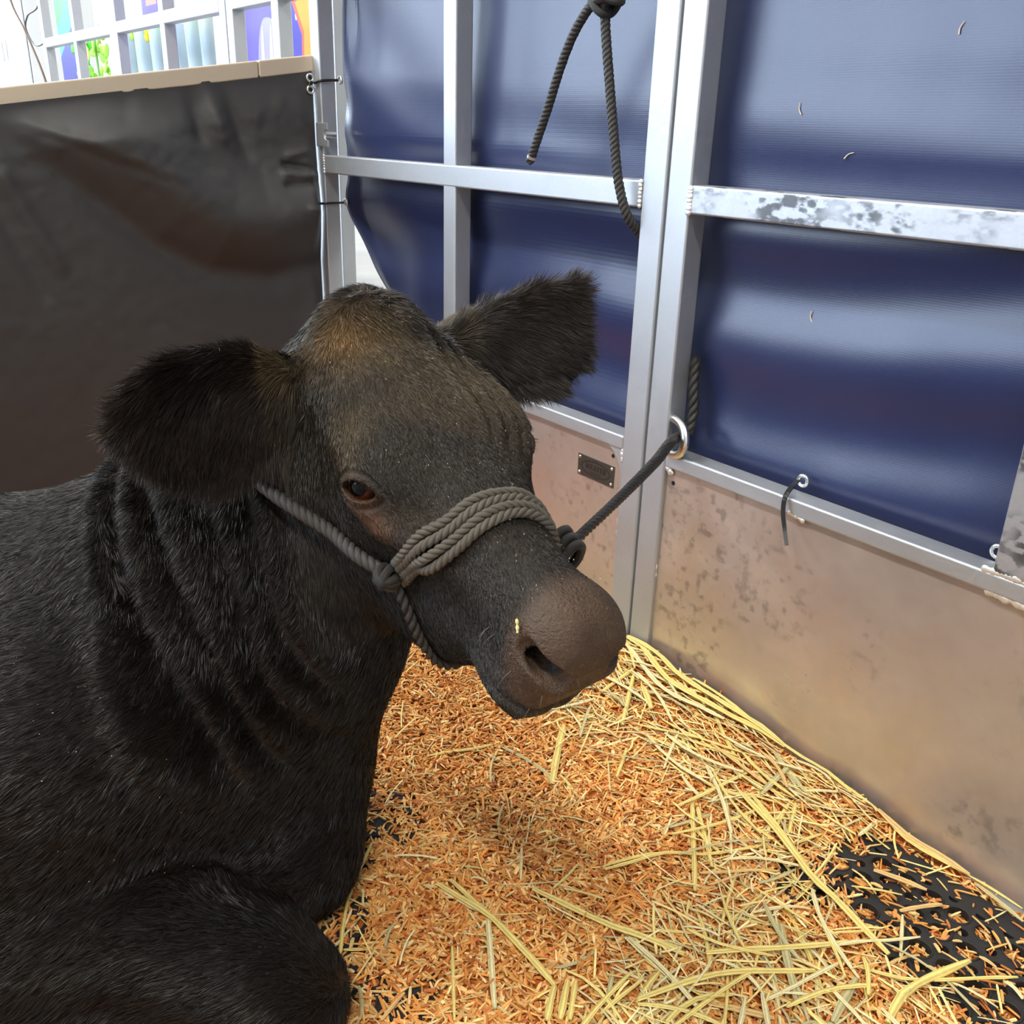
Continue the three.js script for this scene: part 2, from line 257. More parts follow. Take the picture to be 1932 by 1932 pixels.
// drain holes in the sheets
for (const [x, y, g] of [[-1.244, 0.424, sheetM], [-1.083, 0.418, sheetR]]) { const c = new THREE.CylinderGeometry(0.004, 0.004, 0.0012, 14); c.rotateX(Math.PI / 2); c.translate(x, y, -0.0088); part('hole', c, std({ color: L3(0.004, 0.004, 0.004), roughness: 1 }), g); }
// welds
srand(21);
bead(-1.099, 0.925, -1.099, 0.888, 0.001, 6, 0.0055, gateR); bead(-1.214, 0.444, -1.214, 0.425, -0.004, 5, 0.006, gateM); bead(-1.212, 0.30, -1.212, 0.27, -0.006, 5, 0.0045, gateM);
bead(-1.104, 0.446, -1.085, 0.437, -0.006, 4, 0.0055, gateR); bead(-0.51, 0.476, -0.44, 0.477, -0.002, 12, 0.005, gateR); bead(-0.50, 0.447, -0.44, 0.443, -0.004, 10, 0.006, gateR); bead(-0.825, 0.450, -0.80, 0.445, -0.002, 6, 0.004, gateR);
bead(-2.410, 0.93, -2.410, 0.89, 0.001, 6, 0.0045, gateM); bead(-1.215, 0.93, -1.215, 0.89, 0.001, 6, 0.004, gateM); bead(-1.104, 0.245, -1.104, 0.225, -0.006, 4, 0.004, gateR);
// corner gusset of the left sheet
{ const s = new THREE.Shape(); s.moveTo(0, 0); s.lineTo(-0.055, 0); s.quadraticCurveTo(-0.012, -0.006, 0, -0.065); s.closePath(); const g = new THREE.ExtrudeGeometry(s, { depth: 0.006, bevelEnabled: false }); g.translate(-1.211, 0.449, -0.009); part('gusset', metreUV(g), alu, gateM); }

// ---------------------------------------------------------------- stall divider at the left: sloping beige rail, black tarp
const beige = std({ color: L3(0.70, 0.58, 0.43), metalness: 0.25, roughness: 0.5, roughnessMap: aluRough });
const divider = thing('stall_divider', 'stall divider with a sloping beige top rail carrying the black tarp', 'panel');
const DX = -2.458, topY = (z) => 1.173 - 0.150 * z;
const slanted = (z0, z1, d0, d1, x0, x1, r) => { const g = box(x0, -d1, z0, x1, d0, z1, r), p = g.attributes.position; for (let i = 0; i < p.count; i++) p.setY(i, p.getY(i) + topY(p.getZ(i))); g.computeVertexNormals(); return metreUV(g); };
part('top_rail', slanted(-0.012, 0.1475, 0, 0.040, DX - 0.04, DX + 0.006, 0.004), beige, divider); part('top_rail', slanted(0.149, 2.3, 0, 0.040, DX - 0.04, DX + 0.006, 0.004), beige, divider);
part('post', box(DX - 0.036, 0.02, -0.03, DX - 0.002, 1.13, 0.006, 0.003), alu, divider); part('post', box(DX - 0.036, 0.02, 2.26, DX - 0.002, 0.79, 2.30, 0.003), alu, divider); part('rail', box(DX - 0.036, 0.03, 0, DX - 0.002, 0.07, 2.26, 0.003), alu, divider);
const seg = (x, y, ax, ay, bx, by) => { const t = clamp(((x - ax) * (bx - ax) + (y - ay) * (by - ay)) / ((bx - ax) ** 2 + (by - ay) ** 2), 0, 1); return [Math.hypot(x - mix(ax, bx, t), y - mix(ay, by, t)), t, (bx - ax) * (y - ay) - (by - ay) * (x - ax)]; };
const drape = [[1.4, 1.20], [0.95, 1.09], [0.756, 1.002], [0.659, 0.927], [0.553, 0.845], [0.44, 0.744], [0.312, 0.673], [0.168, 0.652], [-0.006, 0.686], [-0.1, 0.72]];
const folds = (z, y) => { // distance out of the divider's plane
  let o = 0.022, best = 9, bd = 9; for (let i = 0; i < drape.length - 1; i++) { const [d, , s] = seg(z, y, ...drape[i], ...drape[i + 1]); if (d < bd) { bd = d; best = s < 0 ? d : -d; } }
  o += 0.072 * gs(best - 0.110, 0.095) - 0.016 * gs(best + 0.03, 0.035) + 0.010 * sst(-0.05, -0.3, best);               // long sag: belly above, crease below
  for (const [ax, ay, bx, by, dep, w] of [[0.333, 1.12, 0.318, 0.967, -0.012, 0.020], [0.255, 1.13, 0.20, 0.93, -0.011, 0.020], [0.292, 1.12, 0.262, 0.97, 0.012, 0.017], [0.472, 1.09, 0.50, 1.01, -0.009, 0.018], [0.44, 1.09, 0.46, 1.02, 0.006, 0.016], [0.70, 0.99, 0.40, 0.88, 0.003, 0.013], [0.68, 0.965, 0.44, 0.872, -0.0022, 0.012], [0.105, 0.907, 0.005, 0.894, -0.008, 0.008], [0.11, 0.885, 0.005, 0.88, 0.006, 0.009], [0.109, 0.854, 0.008, 0.862, -0.007, 0.010], [0.09, 0.93, 0.01, 0.945, 0.005, 0.009], [0.775, 0.881, 0.683, 0.68, 0.006, 0.018], [0.81, 0.86, 0.73, 0.62, -0.005, 0.02], [0.06, 0.80, 0.0, 0.78, 0.005, 0.01]]) { const [d, t] = seg(z, y, ax, ay, bx, by); o += 1.7 * dep * gs(d, w) * (1 - 0.4 * t); }
  o += 0.006 * (fbm(z * 6, y * 6, 3) - 0.5) + 0.007 * (fbm(z * 34 + 9 * y, y * 40, 8, 3) - 0.5) * (0.35 + 0.65 * sst(0.7, 1.0, y));
  const top = sst(-0.10, 0.0, y - topY(z) + 0.04), rt = sst(0.05, 0.0, z); return mix(mix(o, 0.003, top * 0.9), 0.006, rt * 0.8);
};
{
  const t = thing('vinyl_tarp', 'creased black vinyl tarp hanging under the sloping beige rail', 'tarp'), put = (off, flip) => { const g = sheet(0.004, 2.28, 0, 1, 330, 190, () => 0), p = g.attributes.position, uv = g.attributes.uv; for (let i = 0; i < p.count; i++) { const z = p.getX(i), y = mix(0.02, topY(z) - 0.034, p.getY(i)); p.setXYZ(i, DX + Math.max(0.0015, folds(z, y)) - off, y, z); uv.setXY(i, z, y); } const ix = g.index.array; if (flip) for (let i = 0; i < ix.length; i += 3) { const q = ix[i]; ix[i] = ix[i + 1]; ix[i + 1] = q; } g.computeVertexNormals(); return g; };
  part('sheet', [put(0, true), put(0.0012, false)], vinylBlack, t);
  for (const y of [1.118, 1.090]) { const g = eyelet.clone(); g.rotateY(Math.PI / 2); g.translate(DX + 0.012, y, 0.012); part('eyelet', g, steel, t); }
}
// open frames beyond, same line of panels
const frameB = (x0, x1, label) => {
  const g = thing('frame_panel', label, 'panel'), z = -0.09, m = (x0 + x1) / 2; post(x0, x0 + 0.05, 0.02, 2.0, g, z); post(x1 - 0.05, x1, 0.02, 2.0, g, z); post(m - 0.024, m + 0.024, 0.02, 2.0, g, z);
  for (const [a, b] of [[0.887, 0.932], [1.335, 1.378], [1.955, 2.0]]) rail(x0 + 0.05, x1 - 0.05, a, b, g, z + 0.001, TD - 0.002);
};
frameB(-4.475, -3.245, 'open aluminium frame panel seen above the middle of the sloping rail'); frameB(-5.71, -4.48, 'open aluminium frame panel seen above the far left of the sloping rail'); frameB(-3.235, -2.50, 'narrow open aluminium frame beside the hinge post');
// ================================================================ the calf: one distance field, meshed once
const HP = V(-0.9253, 0.7957, 0.7033);                                                  // poll of the head
const HX = V(0.02506, 0.03644, -0.99902), HYv = V(0.39431, 0.91796, 0.04337), HZ = V(0.91864, -0.39501, 0.00863); // calf's left, out of the face, towards the muzzle
const toHead = (x, y, z, o) => { const a = x - HP.x, b = y - HP.y, c = z - HP.z; o[0] = a * HX.x + b * HX.y + c * HX.z; o[1] = a * HYv.x + b * HYv.y + c * HYv.z; o[2] = a * HZ.x + b * HZ.y + c * HZ.z; return o; };
const fromHead = (x, y, z) => HP.clone().addScaledVector(HX, x).addScaledVector(HYv, y).addScaledVector(HZ, z);
const headDir = (x, y, z) => V(0, 0, 0).addScaledVector(HX, x).addScaledVector(HYv, y).addScaledVector(HZ, z);
const smin = (a, b, k) => { const h = k - Math.abs(a - b); return h > 0 ? Math.min(a, b) - h * h / (4 * k) : Math.min(a, b); };
const smax = (a, b, k) => -smin(-a, -b, k);
function lut(zs, vs, n = 400) {                                                        // smooth table over z
  const t = new Float32Array(n + 1), z0 = zs[0], z1 = zs[zs.length - 1];
  for (let i = 0; i <= n; i++) {
    const z = mix(z0, z1, i / n); let k = 0; while (k < zs.length - 2 && z > zs[k + 1]) k++;
    const h = zs[k + 1] - zs[k], s = (z - zs[k]) / h, m = (j) => j <= 0 ? (vs[1] - vs[0]) / (zs[1] - zs[0]) : j >= zs.length - 1 ? (vs[j] - vs[j - 1]) / (zs[j] - zs[j - 1]) : (vs[j + 1] - vs[j - 1]) / (zs[j + 1] - zs[j - 1]);
    const s2 = s * s, s3 = s2 * s; t[i] = (2 * s3 - 3 * s2 + 1) * vs[k] + (s3 - 2 * s2 + s) * h * m(k) + (-2 * s3 + 3 * s2) * vs[k + 1] + (s3 - s2) * h * m(k + 1);
  }
  return (z) => { const f = clamp((z - z0) / (z1 - z0), 0, 1) * n, i = Math.min(n - 1, f | 0); return mix(t[i], t[i + 1], f - i); };
}
const zs = [-0.05, -0.02, 0.02, 0.06, 0.10, 0.15, 0.19, 0.23, 0.27, 0.31, 0.35, 0.39, 0.42, 0.48];
const pTop = lut(zs, [-0.035, 0.003, 0.025, 0.034, 0.036, 0.031, 0.023, 0.012, 0.002, -0.004, -0.007, -0.005, 0.001, 0.002]);
const pBot = lut(zs, [-0.11, -0.14, -0.18, -0.21, -0.230, -0.250, -0.262, -0.262, -0.253, -0.230, -0.188, -0.152, -0.146, -0.110]);
const pWid = lut(zs, [0.045, 0.066, 0.081, 0.090, 0.094, 0.095, 0.093, 0.080, 0.065, 0.053, 0.046, 0.0435, 0.0445, 0.045]);
const pMid = lut(zs, [-0.07, -0.062, -0.055, -0.05, -0.048, -0.05, -0.052, -0.058, -0.066, -0.072, -0.074, -0.072, -0.070, -0.074]);
function section(x, y, z) {
  const w = pWid(z), ym = pMid(z), up = y > ym, rv = up ? pTop(z) - ym : ym - pBot(z), n = up ? 2.5 : 2.1;
  let f = 1;
  const ze = 0.470 - 0.42 * Math.max(0, -(y + 0.075)) - 0.10 * Math.max(0, y + 0.05), zc = ze - 0.052;
  if (z > zc) { const q = Math.min(1.2, (z - zc) / (ze - zc)); f = q < 1 ? Math.pow(1 - Math.pow(q, 3.2), 1 / 3.0) : 0.02; f = Math.max(f, 0.02) - Math.max(0, q - 1); f = Math.max(f, 0.02); }
  let extra = 0; if (z > ze) extra = z - ze; if (z < -0.05) extra = -0.05 - z;
  const a = Math.abs(x) / (w * f), b = Math.abs(y - ym) / (rv * f), r = Math.pow(Math.pow(a, n) + Math.pow(b, n), 1 / n);
  return (r - 1) * Math.min(w, rv) * f + extra;
}
const EYE = [0.0815, -0.0450, 0.195], EYE_R = 0.0222;
const eyeOut = V(0.80, 0.38, 0.46).normalize(), eyeSlit = V(-0.30, 0.36, 0.88);       // calf's left side; mirrored for the right
eyeSlit.addScaledVector(eyeOut, -eyeSlit.dot(eyeOut)).normalize(); const eyeUp = eyeSlit.clone().cross(eyeOut).normalize();
// ears: leaf with a cup, base to tip, [side, base, axis, normal]
const ears = [[-1, [-0.088, -0.040, 0.030], [-0.965, -0.03, 0.12], [-0.15, 0.40, 0.90], 0.192, 0.96, 1.12, 0.15], [1, [0.088, -0.030, 0.025], [0.980, 0.035, -0.06], [-0.25, 0.42, 0.86], 0.318, 0.72, 1.20, 0.5]].map(([s, b, a, n, len, up, lo, cut]) => {
  const A = V(...a).normalize(), N = V(...n); N.addScaledVector(A, -N.dot(A)).normalize(); return { s, b: V(...b), A, N, W: A.clone().cross(N).normalize(), len, up, lo, cut };
});
const earW = lut([0, 0.15, 0.35, 0.55, 0.72, 0.86, 0.95, 1.0], [0.030, 0.046, 0.063, 0.070, 0.066, 0.052, 0.033, 0.012]);
function earD(e, x, y, z) {
  const px = x - e.b.x, py = y - e.b.y, pz = z - e.b.z, a = px * e.A.x + py * e.A.y + pz * e.A.z, w = px * e.W.x + py * e.W.y + pz * e.W.z, n0 = px * e.N.x + py * e.N.y + pz * e.N.z;
  const t = clamp(a / e.len, -0.1, 1), ww = earW(clamp(t, 0, 1)) * (w * e.s > 0 ? e.lo * (1 - e.cut * sst(0.45, 1.0, t)) : e.up), over = Math.max(0, a - e.len, -0.1 * e.len - a);
  const curl = 0.55 * sst(0.05, 0.4, t), q = w / ww, n = n0 - curl * (w * w) / 0.085 + 0.012 * sst(0, 0.6, t), th = mix(0.024, 0.0085, sst(0.0, 0.45, t));
  const r = Math.pow(Math.pow(Math.abs(q), 3) + Math.pow(Math.abs(n) / th, 3), 1 / 3);
  return Math.hypot(Math.max(0, (r - 1)) * th, over) + Math.min(0, (r - 1) * th);
}
const tmp3 = [0, 0, 0];
function headD(wx, wy, wz) {
  toHead(wx, wy, wz, tmp3); const x = tmp3[0], y = tmp3[1], z = tmp3[2];
  const far = Math.hypot(x, y + 0.08, z - 0.21) - 0.42; if (far > 0.06) return far;
  const e = 0.0012, f0 = section(x, y, z), gx = (section(x + e, y, z) - f0) / e, gy = (section(x, y + e, z) - f0) / e, gz = (section(x, y, z + e) - f0) / e;
  let d = f0 / clamp(Math.hypot(gx, gy, gz), 0.45, 3);
  const ax = Math.abs(x), s = x < 0 ? -1 : 1;
  // brow and cheek bone, jaw muscle, chin, poll tuft
  const ell = (cx, cy, cz, rx, ry, rz) => { const u = (ax - cx) / rx, v = (y - cy) / ry, w = (z - cz) / rz, k = Math.sqrt(u * u + v * v + w * w); return (k - 1) * Math.min(rx, ry, rz); };
  d = smin(d, ell(0.069, -0.022, 0.178, 0.034, 0.034, 0.055), 0.030);
  d = smin(d, ell(0.062, -0.075, 0.225, 0.028, 0.024, 0.07), 0.030);
  d = smin(d, ell(0.050, -0.130, 0.105, 0.042, 0.070, 0.085), 0.040);
  d = smin(d, ell(0.0, 0.010, 0.012, 0.050, 0.038, 0.045), 0.035);
  d = smin(d, ell(0.012, -0.129, 0.404, 0.036, 0.036, 0.046), 0.030);
  d = smin(d, ell(0.027, -0.052, 0.428, 0.024, 0.034, 0.034), 0.022);                  // nostril wings
  d = smax(d, -ell(0.090, -0.105, 0.315, 0.030, 0.030, 0.07), 0.035);                   // hollow of the cheek before the muzzle
  // wrinkles over the far brow
  if (x > 0.005 && z > 0.02 && z < 0.26 && y > -0.06) { const k = sst(0.012, 0.05, x) * sst(0.02, 0.07, z) * (1 - sst(0.20, 0.255, z)) * sst(-0.06, -0.02, y); d += 0.0034 * k * Math.sin((x + 0.12 * (z - 0.1) * (z - 0.1) * 6 - 0.006 * Math.sin(z * 40)) * 2 * Math.PI / 0.0185); }
  if (x < -0.03 && z > 0.10 && z < 0.2 && y > -0.05) d += 0.0014 * sst(-0.03, -0.06, -Math.abs(x)) * 0;
  // eye: lid mass, then the almond opening
  { const ex = ax - EYE[0], ey = y - EYE[1], ez = z - EYE[2], r = Math.hypot(ex, ey, ez);
    if (r < 0.09) {
      const o = ex * eyeOut.x + ey * eyeOut.y + ez * eyeOut.z, a = ex * eyeSlit.x + ey * eyeSlit.y + ez * eyeSlit.z, b = ex * eyeUp.x + ey * eyeUp.y + ez * eyeUp.z;
      d = smin(d, r - 0.0268, 0.016);
      const alm = Math.max(Math.hypot(a, b - 0.0150) - 0.0255, Math.hypot(a, b + 0.0165) - 0.0262);
      const rim = Math.hypot(alm, r - 0.0270) - 0.0024; d = smin(d, rim, 0.004);
      d += 0.0030 * gs(alm - 0.0088, 0.0028) * sst(-0.004, 0.010, Math.abs(b)) * sst(0, 0.01, o);     // crease round the lids
      d = smax(d, -Math.max(alm, 0.004 - o), 0.002);
    } }
  // nostril
  { const cap = (p, q, r1, r2) => { const vx = q[0] - p[0], vy = q[1] - p[1], vz = q[2] - p[2], ux = ax - p[0], uy = y - p[1], uz = z - p[2], t = clamp((ux * vx + uy * vy + uz * vz) / (vx * vx + vy * vy + vz * vz), 0, 1); return Math.hypot(ux - vx * t, uy - vy * t, uz - vz * t) - mix(r1, r2, t); };
    d = smax(d, -cap([0.053, -0.043, 0.432], [0.033, -0.054, 0.470], 0.0120, 0.0125), 0.005);
    d = smax(d, -cap([0.055, -0.033, 0.424], [0.046, -0.046, 0.440], 0.006, 0.010), 0.004);
    d = smax(d, -cap([0.040, -0.050, 0.452], [0.030, -0.062, 0.405], 0.0105, 0.010), 0.003);
    // mouth line
    const my = -0.128 + 0.05 * (z - 0.36); if (z > 0.33) d += 0.004 * gs(y - my, 0.004) * sst(0.345, 0.37, z);
  }
  for (const E of ears) d = smin(d, earD(E, x, y, z), 0.016);
  return d;
}
const bones = [];                                                                        // tapered capsules of trunk, neck and legs
const bone = (a, ra, b, rb, k = 0.06) => bones.push([...a, ra, ...b, rb, k]);
// crest and nape
bone([-0.955, 0.735, 0.708], 0.060, [-1.03, 0.60, 0.82], 0.085); bone([-1.03, 0.60, 0.82], 0.085, [-1.13, 0.445, 0.98], 0.112, 0.08);
bone([-1.13, 0.445, 0.98], 0.112, [-1.42, 0.37, 1.28], 0.15, 0.1);
// throat to brisket
bone([-0.905, 0.62, 0.705], 0.090, [-0.985, 0.44, 0.775], 0.130, 0.06); bone([-0.985, 0.44, 0.775], 0.130, [-1.03, 0.22, 0.80], 0.135, 0.08);
bone([-0.99, 0.60, 0.76], 0.100, [-1.06, 0.40, 0.91], 0.19, 0.08);
// trunk
bone([-1.12, 0.28, 0.97], 0.225, [-1.42, 0.29, 1.28], 0.27, 0.1); bone([-1.42, 0.29, 1.28], 0.27, [-1.80, 0.31, 1.65], 0.27, 0.1);
// shoulder, forearm, knee and folded shank of the near leg
bone([-1.00, 0.34, 1.07], 0.13, [-1.02, 0.19, 1.13], 0.115, 0.07); bone([-1.03, 0.16, 1.12], 0.105, [-0.80, 0.085, 0.93], 0.070, 0.05);
bone([-0.80, 0.085, 0.93], 0.070, [-0.765, 0.068, 0.905], 0.064, 0.03); bone([-0.775, 0.05, 0.91], 0.046, [-0.93, 0.045, 1.14], 0.04, 0.02);
// far leg
bone([-1.08, 0.17, 0.82], 0.13, [-0.965, 0.085, 0.815], 0.095, 0.08);
bone([-1.00, 0.11, 1.14], 0.11, [-1.30, 0.15, 1.42], 0.16, 0.08);
// thigh
bone([-1.72, 0.22, 1.75], 0.20, [-1.45, 0.13, 1.62], 0.12, 0.08);
function capsule(x, y, z, b) {
  const vx = b[4] - b[0], vy = b[5] - b[1], vz = b[6] - b[2], ux = x - b[0], uy = y - b[1], uz = z - b[2], t = clamp((ux * vx + uy * vy + uz * vz) / (vx * vx + vy * vy + vz * vz), 0, 1);
  return Math.hypot(ux - vx * t, uy - vy * t, uz - vz * t) - mix(b[3], b[7], t);
}
const foldN = V(-0.64, -0.44, 0.63);
function calfD(x, y, z) {
  let d = 1e3; for (let i = 0; i < bones.length; i++) d = smin(d, capsule(x, y, z, bones[i]), bones[i][8]);
  // skin folds across the near side of the neck
  if (d < 0.05 && d > -0.05) {
    const s = (x + 0.865) * foldN.x + (y - 0.83) * foldN.y + (z - 0.733) * foldN.z, side = sst(0.72, 0.86, z) * sst(0.26, 0.40, y) * (1 - sst(0.60, 0.72, y) * 0.4);
    if (side > 0) for (const [c, dep, w] of [[0.165, 0.008, 0.010], [0.205, 0.013, 0.011], [0.25, 0.018, 0.011], [0.295, 0.017, 0.010], [0.335, 0.019, 0.011]]) d += side * dep * (gs(s - c - 0.012 * Math.sin(y * 17 + c * 30), w) - 0.45 * gs(s - c - 0.024, 0.016));
  }
  d = smin(d, headD(x, y, z), 0.035);
  return Math.max(d, 0.004 - y);
}
function surfaceNets(sdf, lo, hi, h, keep) {
  const n = [0, 1, 2].map((i) => Math.ceil((hi[i] - lo[i]) / h) + 1), [nx, ny, nz] = n, val = new Float32Array(nx * ny * nz), B = 12;
  for (let bz = 0; bz < nz; bz += B) for (let by = 0; by < ny; by += B) for (let bx = 0; bx < nx; bx += B) {
    const ex = Math.min(nx, bx + B), ey = Math.min(ny, by + B), ez = Math.min(nz, bz + B);
    const c = sdf(lo[0] + (bx + B / 2) * h, lo[1] + (by + B / 2) * h, lo[2] + (bz + B / 2) * h), flat = Math.abs(c) > B * h * 1.35 + 0.012;
    for (let k = bz; k < ez; k++) for (let j = by; j < ey; j++) for (let i = bx; i < ex; i++) val[(k * ny + j) * nx + i] = flat ? c : sdf(lo[0] + i * h, lo[1] + j * h, lo[2] + k * h);
  }
  const id = new Int32Array(nx * ny * nz).fill(-1), P = [], tri = [], off = [0, 1, nx, nx + 1, nx * ny, nx * ny + 1, nx * ny + nx, nx * ny + nx + 1];
  const E = [[0, 1], [2, 3], [4, 5], [6, 7], [0, 2], [1, 3], [4, 6], [5, 7], [0, 4], [1, 5], [2, 6], [3, 7]];
  for (let k = 0; k < nz - 1; k++) for (let j = 0; j < ny - 1; j++) for (let i = 0; i < nx - 1; i++) {
    const o = (k * ny + j) * nx + i; let m = 0; for (let c = 0; c < 8; c++) if (val[o + off[c]] < 0) m |= 1 << c; if (m === 0 || m === 255) continue;
    let sx = 0, sy = 0, sz = 0, q = 0;
    for (const [a, b] of E) if (((m >> a) & 1) !== ((m >> b) & 1)) { const va = val[o + off[a]], t = va / (va - val[o + off[b]]); sx += mix(a & 1, b & 1, t); sy += mix((a >> 1) & 1, (b >> 1) & 1, t); sz += mix(a >> 2, b >> 2, t); q++; }
    id[o] = P.length / 3; P.push(lo[0] + (i + sx / q) * h, lo[1] + (j + sy / q) * h, lo[2] + (k + sz / q) * h);
  }
  const quad = (a, b, c, d, flip) => { if (a < 0 || b < 0 || c < 0 || d < 0) return; const mx = (P[3 * a] + P[3 * c]) / 2, my = (P[3 * a + 1] + P[3 * c + 1]) / 2, mz = (P[3 * a + 2] + P[3 * c + 2]) / 2; if (!keep(mx, my, mz)) return; flip ? tri.push(a, c, b, a, d, c) : tri.push(a, b, c, a, c, d); };
  for (let k = 1; k < nz - 1; k++) for (let j = 1; j < ny - 1; j++) for (let i = 1; i < nx - 1; i++) {
    const o = (k * ny + j) * nx + i, s = val[o] < 0;
    if (s !== val[o + 1] < 0) quad(id[o - nx - nx * ny], id[o - nx * ny], id[o], id[o - nx], !s);
    if (s !== val[o + nx] < 0) quad(id[o - 1 - nx * ny], id[o - 1], id[o], id[o - nx * ny], !s);
    if (s !== val[o + nx * ny] < 0) quad(id[o - 1 - nx], id[o - nx], id[o], id[o - 1], !s);
  }
  return { P, tri };
}
const grad = (x, y, z, e = 0.0025) => V(calfD(x + e, y, z) - calfD(x - e, y, z), calfD(x, y + e, z) - calfD(x, y - e, z), calfD(x, y, z + e) - calfD(x, y, z - e)).normalize();
const headLo = [-1.04, 0.46, 0.44], headHi = [-0.39, 0.98, 1.04], inHead = (x, y, z, m) => x > headLo[0] + m && x < headHi[0] - m && y > headLo[1] + m && y < headHi[1] - m && z > headLo[2] + m && z < headHi[2] - m;
// colour of the coat: black with brown on forehead, muzzle and round the eyes
function coat(x, y, z) {
  toHead(x, y, z, tmp3); const u = tmp3[0], v = tmp3[1], w = tmp3[2]; let r = 0.0135, g = 0.0100, b = 0.0085;
  const n1 = noise(x * 60, y * 60, z * 60), n2 = noise(x * 14, y * 14, z * 14 + 5);
  const add = (k, R, G, B) => { k = clamp(k, 0, 1); r = mix(r, R, k); g = mix(g, G, k); b = mix(b, B, k); };
  if (w > -0.06 && Math.abs(u) < 0.125 && v > -0.22) {
    add(0.55, 0.024, 0.0185, 0.0125); add(sst(0.35, 0.7, n2) * 0.8 * sst(-0.07, 0.0, v) * (1 - sst(0.26, 0.34, w)), 0.066, 0.049, 0.027);                     // browned forehead
    add(gs(u + 0.050, 0.030) * gs(w - 0.055, 0.035) * (1 - sst(0.07, 0.085, -u)) * sst(-0.02, 0.02, v) * (0.6 + 0.4 * n1), 0.16, 0.095, 0.04);              // tan patch on the near side of the poll
    add(gs(u - 0.01, 0.03) * gs(w - 0.15, 0.05) * 0.35 * n1 * 2, 0.085, 0.06, 0.025);
    const e = Math.hypot(Math.abs(u) - 0.100, v + 0.044, w - 0.204); add((1 - sst(0.015, 0.030, e)) * 0.85, 0.066, 0.038, 0.024); add(gs(Math.abs(u) - 0.085, 0.02) * gs(v + 0.065, 0.018) * gs(w - 0.232, 0.02), 0.12, 0.062, 0.035);
    add(sst(0.385, 0.425, w + 0.25 * Math.max(0, v + 0.03) - 0.5 * Math.max(0, -(v + 0.075))) * sst(-0.125, -0.095, v + 0.012 * n2) * (0.75 + 0.35 * n2), 0.066, 0.040, 0.025);  // bare brown muzzle
  } else if (y < 0.5) add(0.5 * sst(0.45, 0.8, n2), 0.020, 0.013, 0.0105);
  if (w > 0.40) { const q = Math.hypot((Math.abs(u) - 0.036) / 0.014, (v + 0.051) / 0.011, (w - 0.447) / 0.022); add(1 - sst(0.75, 1.05, q), 0.010, 0.007, 0.006); }
  const k = 0.8 + 0.4 * n1; return [r * k, g * k, b * k];
}
const A = surfaceNets(calfD, headLo, headHi, 0.0026, (x, y, z) => inHead(x, y, z, 0.003)), Bm = surfaceNets(calfD, [-2.15, -0.01, 0.38], [-0.6, 0.90, 2.0], 0.0075, (x, y, z) => !inHead(x, y, z, 0.0045));
const nA = A.P.length / 3, calfN = nA + Bm.P.length / 3, cp = new Float32Array(calfN * 3), cn = new Float32Array(calfN * 3), cc = new Float32Array(calfN * 3), ci = new Uint32Array(A.tri.length + Bm.tri.length);
cp.set(A.P, 0); cp.set(Bm.P, A.P.length); ci.set(A.tri, 0); for (let i = 0; i < Bm.tri.length; i++) ci[A.tri.length + i] = Bm.tri[i] + nA;
for (let i = 0; i < calfN; i++) { const x = cp[3 * i], y = cp[3 * i + 1], z = cp[3 * i + 2], g = grad(x, y, z), c = coat(x, y, z); cn[3 * i] = g.x; cn[3 * i + 1] = g.y; cn[3 * i + 2] = g.z; cc.set(c, 3 * i); }
const calfGeo = new THREE.BufferGeometry(); calfGeo.setAttribute('position', new THREE.BufferAttribute(cp, 3)); calfGeo.setAttribute('normal', new THREE.BufferAttribute(cn, 3)); calfGeo.setAttribute('color', new THREE.BufferAttribute(cc, 3)); { const uv = new Float32Array(calfN * 2), T = [0, 0, 0]; for (let i = 0; i < calfN; i++) { toHead(cp[3 * i], cp[3 * i + 1], cp[3 * i + 2], T); uv[2 * i] = T[0] + 0.6 * T[1]; uv[2 * i + 1] = T[2] - 0.4 * T[1]; } calfGeo.setAttribute('uv', new THREE.BufferAttribute(uv, 2)); }
calfGeo.setIndex(new THREE.BufferAttribute(ci, 1));
const calf = thing('calf', 'black calf lying on the bedding with its halter tied to the gate', 'calf');
const texSkin = tex(256, 256, grey((u, v) => 0.5 + 0.9 * (tile(u, v, 26, 3, 3) - 0.5) + 0.5 * (tile(u, v, 70, 6, 2) - 0.5))); texSkin.repeat.set(14, 14);
part('body', calfGeo, phy({ vertexColors: true, roughness: 0.58, specularIntensity: 0.6, bumpMap: texSkin, bumpScale: 0.0022 }), calf);
console.log('calf', calfN, ci.length / 3);
// ================================================================ halter, lead and hanging rope
const texYarn = tex(64, 64, grey((u, v) => 0.5 + 0.5 * Math.sin((u * 6 + v * 9) * Math.PI * 2) * 0.6 + 0.3 * (tile(u, v, 12, 3, 2) - 0.5)));
const ropeBump = texYarn.clone(); ropeBump.repeat.set(60, 2);
const ropeBlack = std({ color: L3(0.028, 0.026, 0.024), roughness: 0.55, bumpMap: ropeBump, bumpScale: 0.0004 });
const ropeFaded = std({ color: L3(0.100, 0.086, 0.066), roughness: 0.6, bumpMap: ropeBump, bumpScale: 0.0004 });
const ropeWorn = std({ color: L3(0.050, 0.046, 0.042), roughness: 0.55, bumpMap: ropeBump, bumpScale: 0.0004 });
function onCalf(p, off) { const q = p.clone(); for (let i = 0; i < 14; i++) { const d = calfD(q.x, q.y, q.z), g = grad(q.x, q.y, q.z, 0.004); q.addScaledVector(g, (off - d) * 0.85); } return q; }
const headPath = (list, off, shift = 0) => list.map(([x, y, z]) => onCalf(fromHead(x, y, z + shift), off));
const halter = thing('rope_halter', 'black rope halter on the calf with its lead tied to the ring', 'halter');
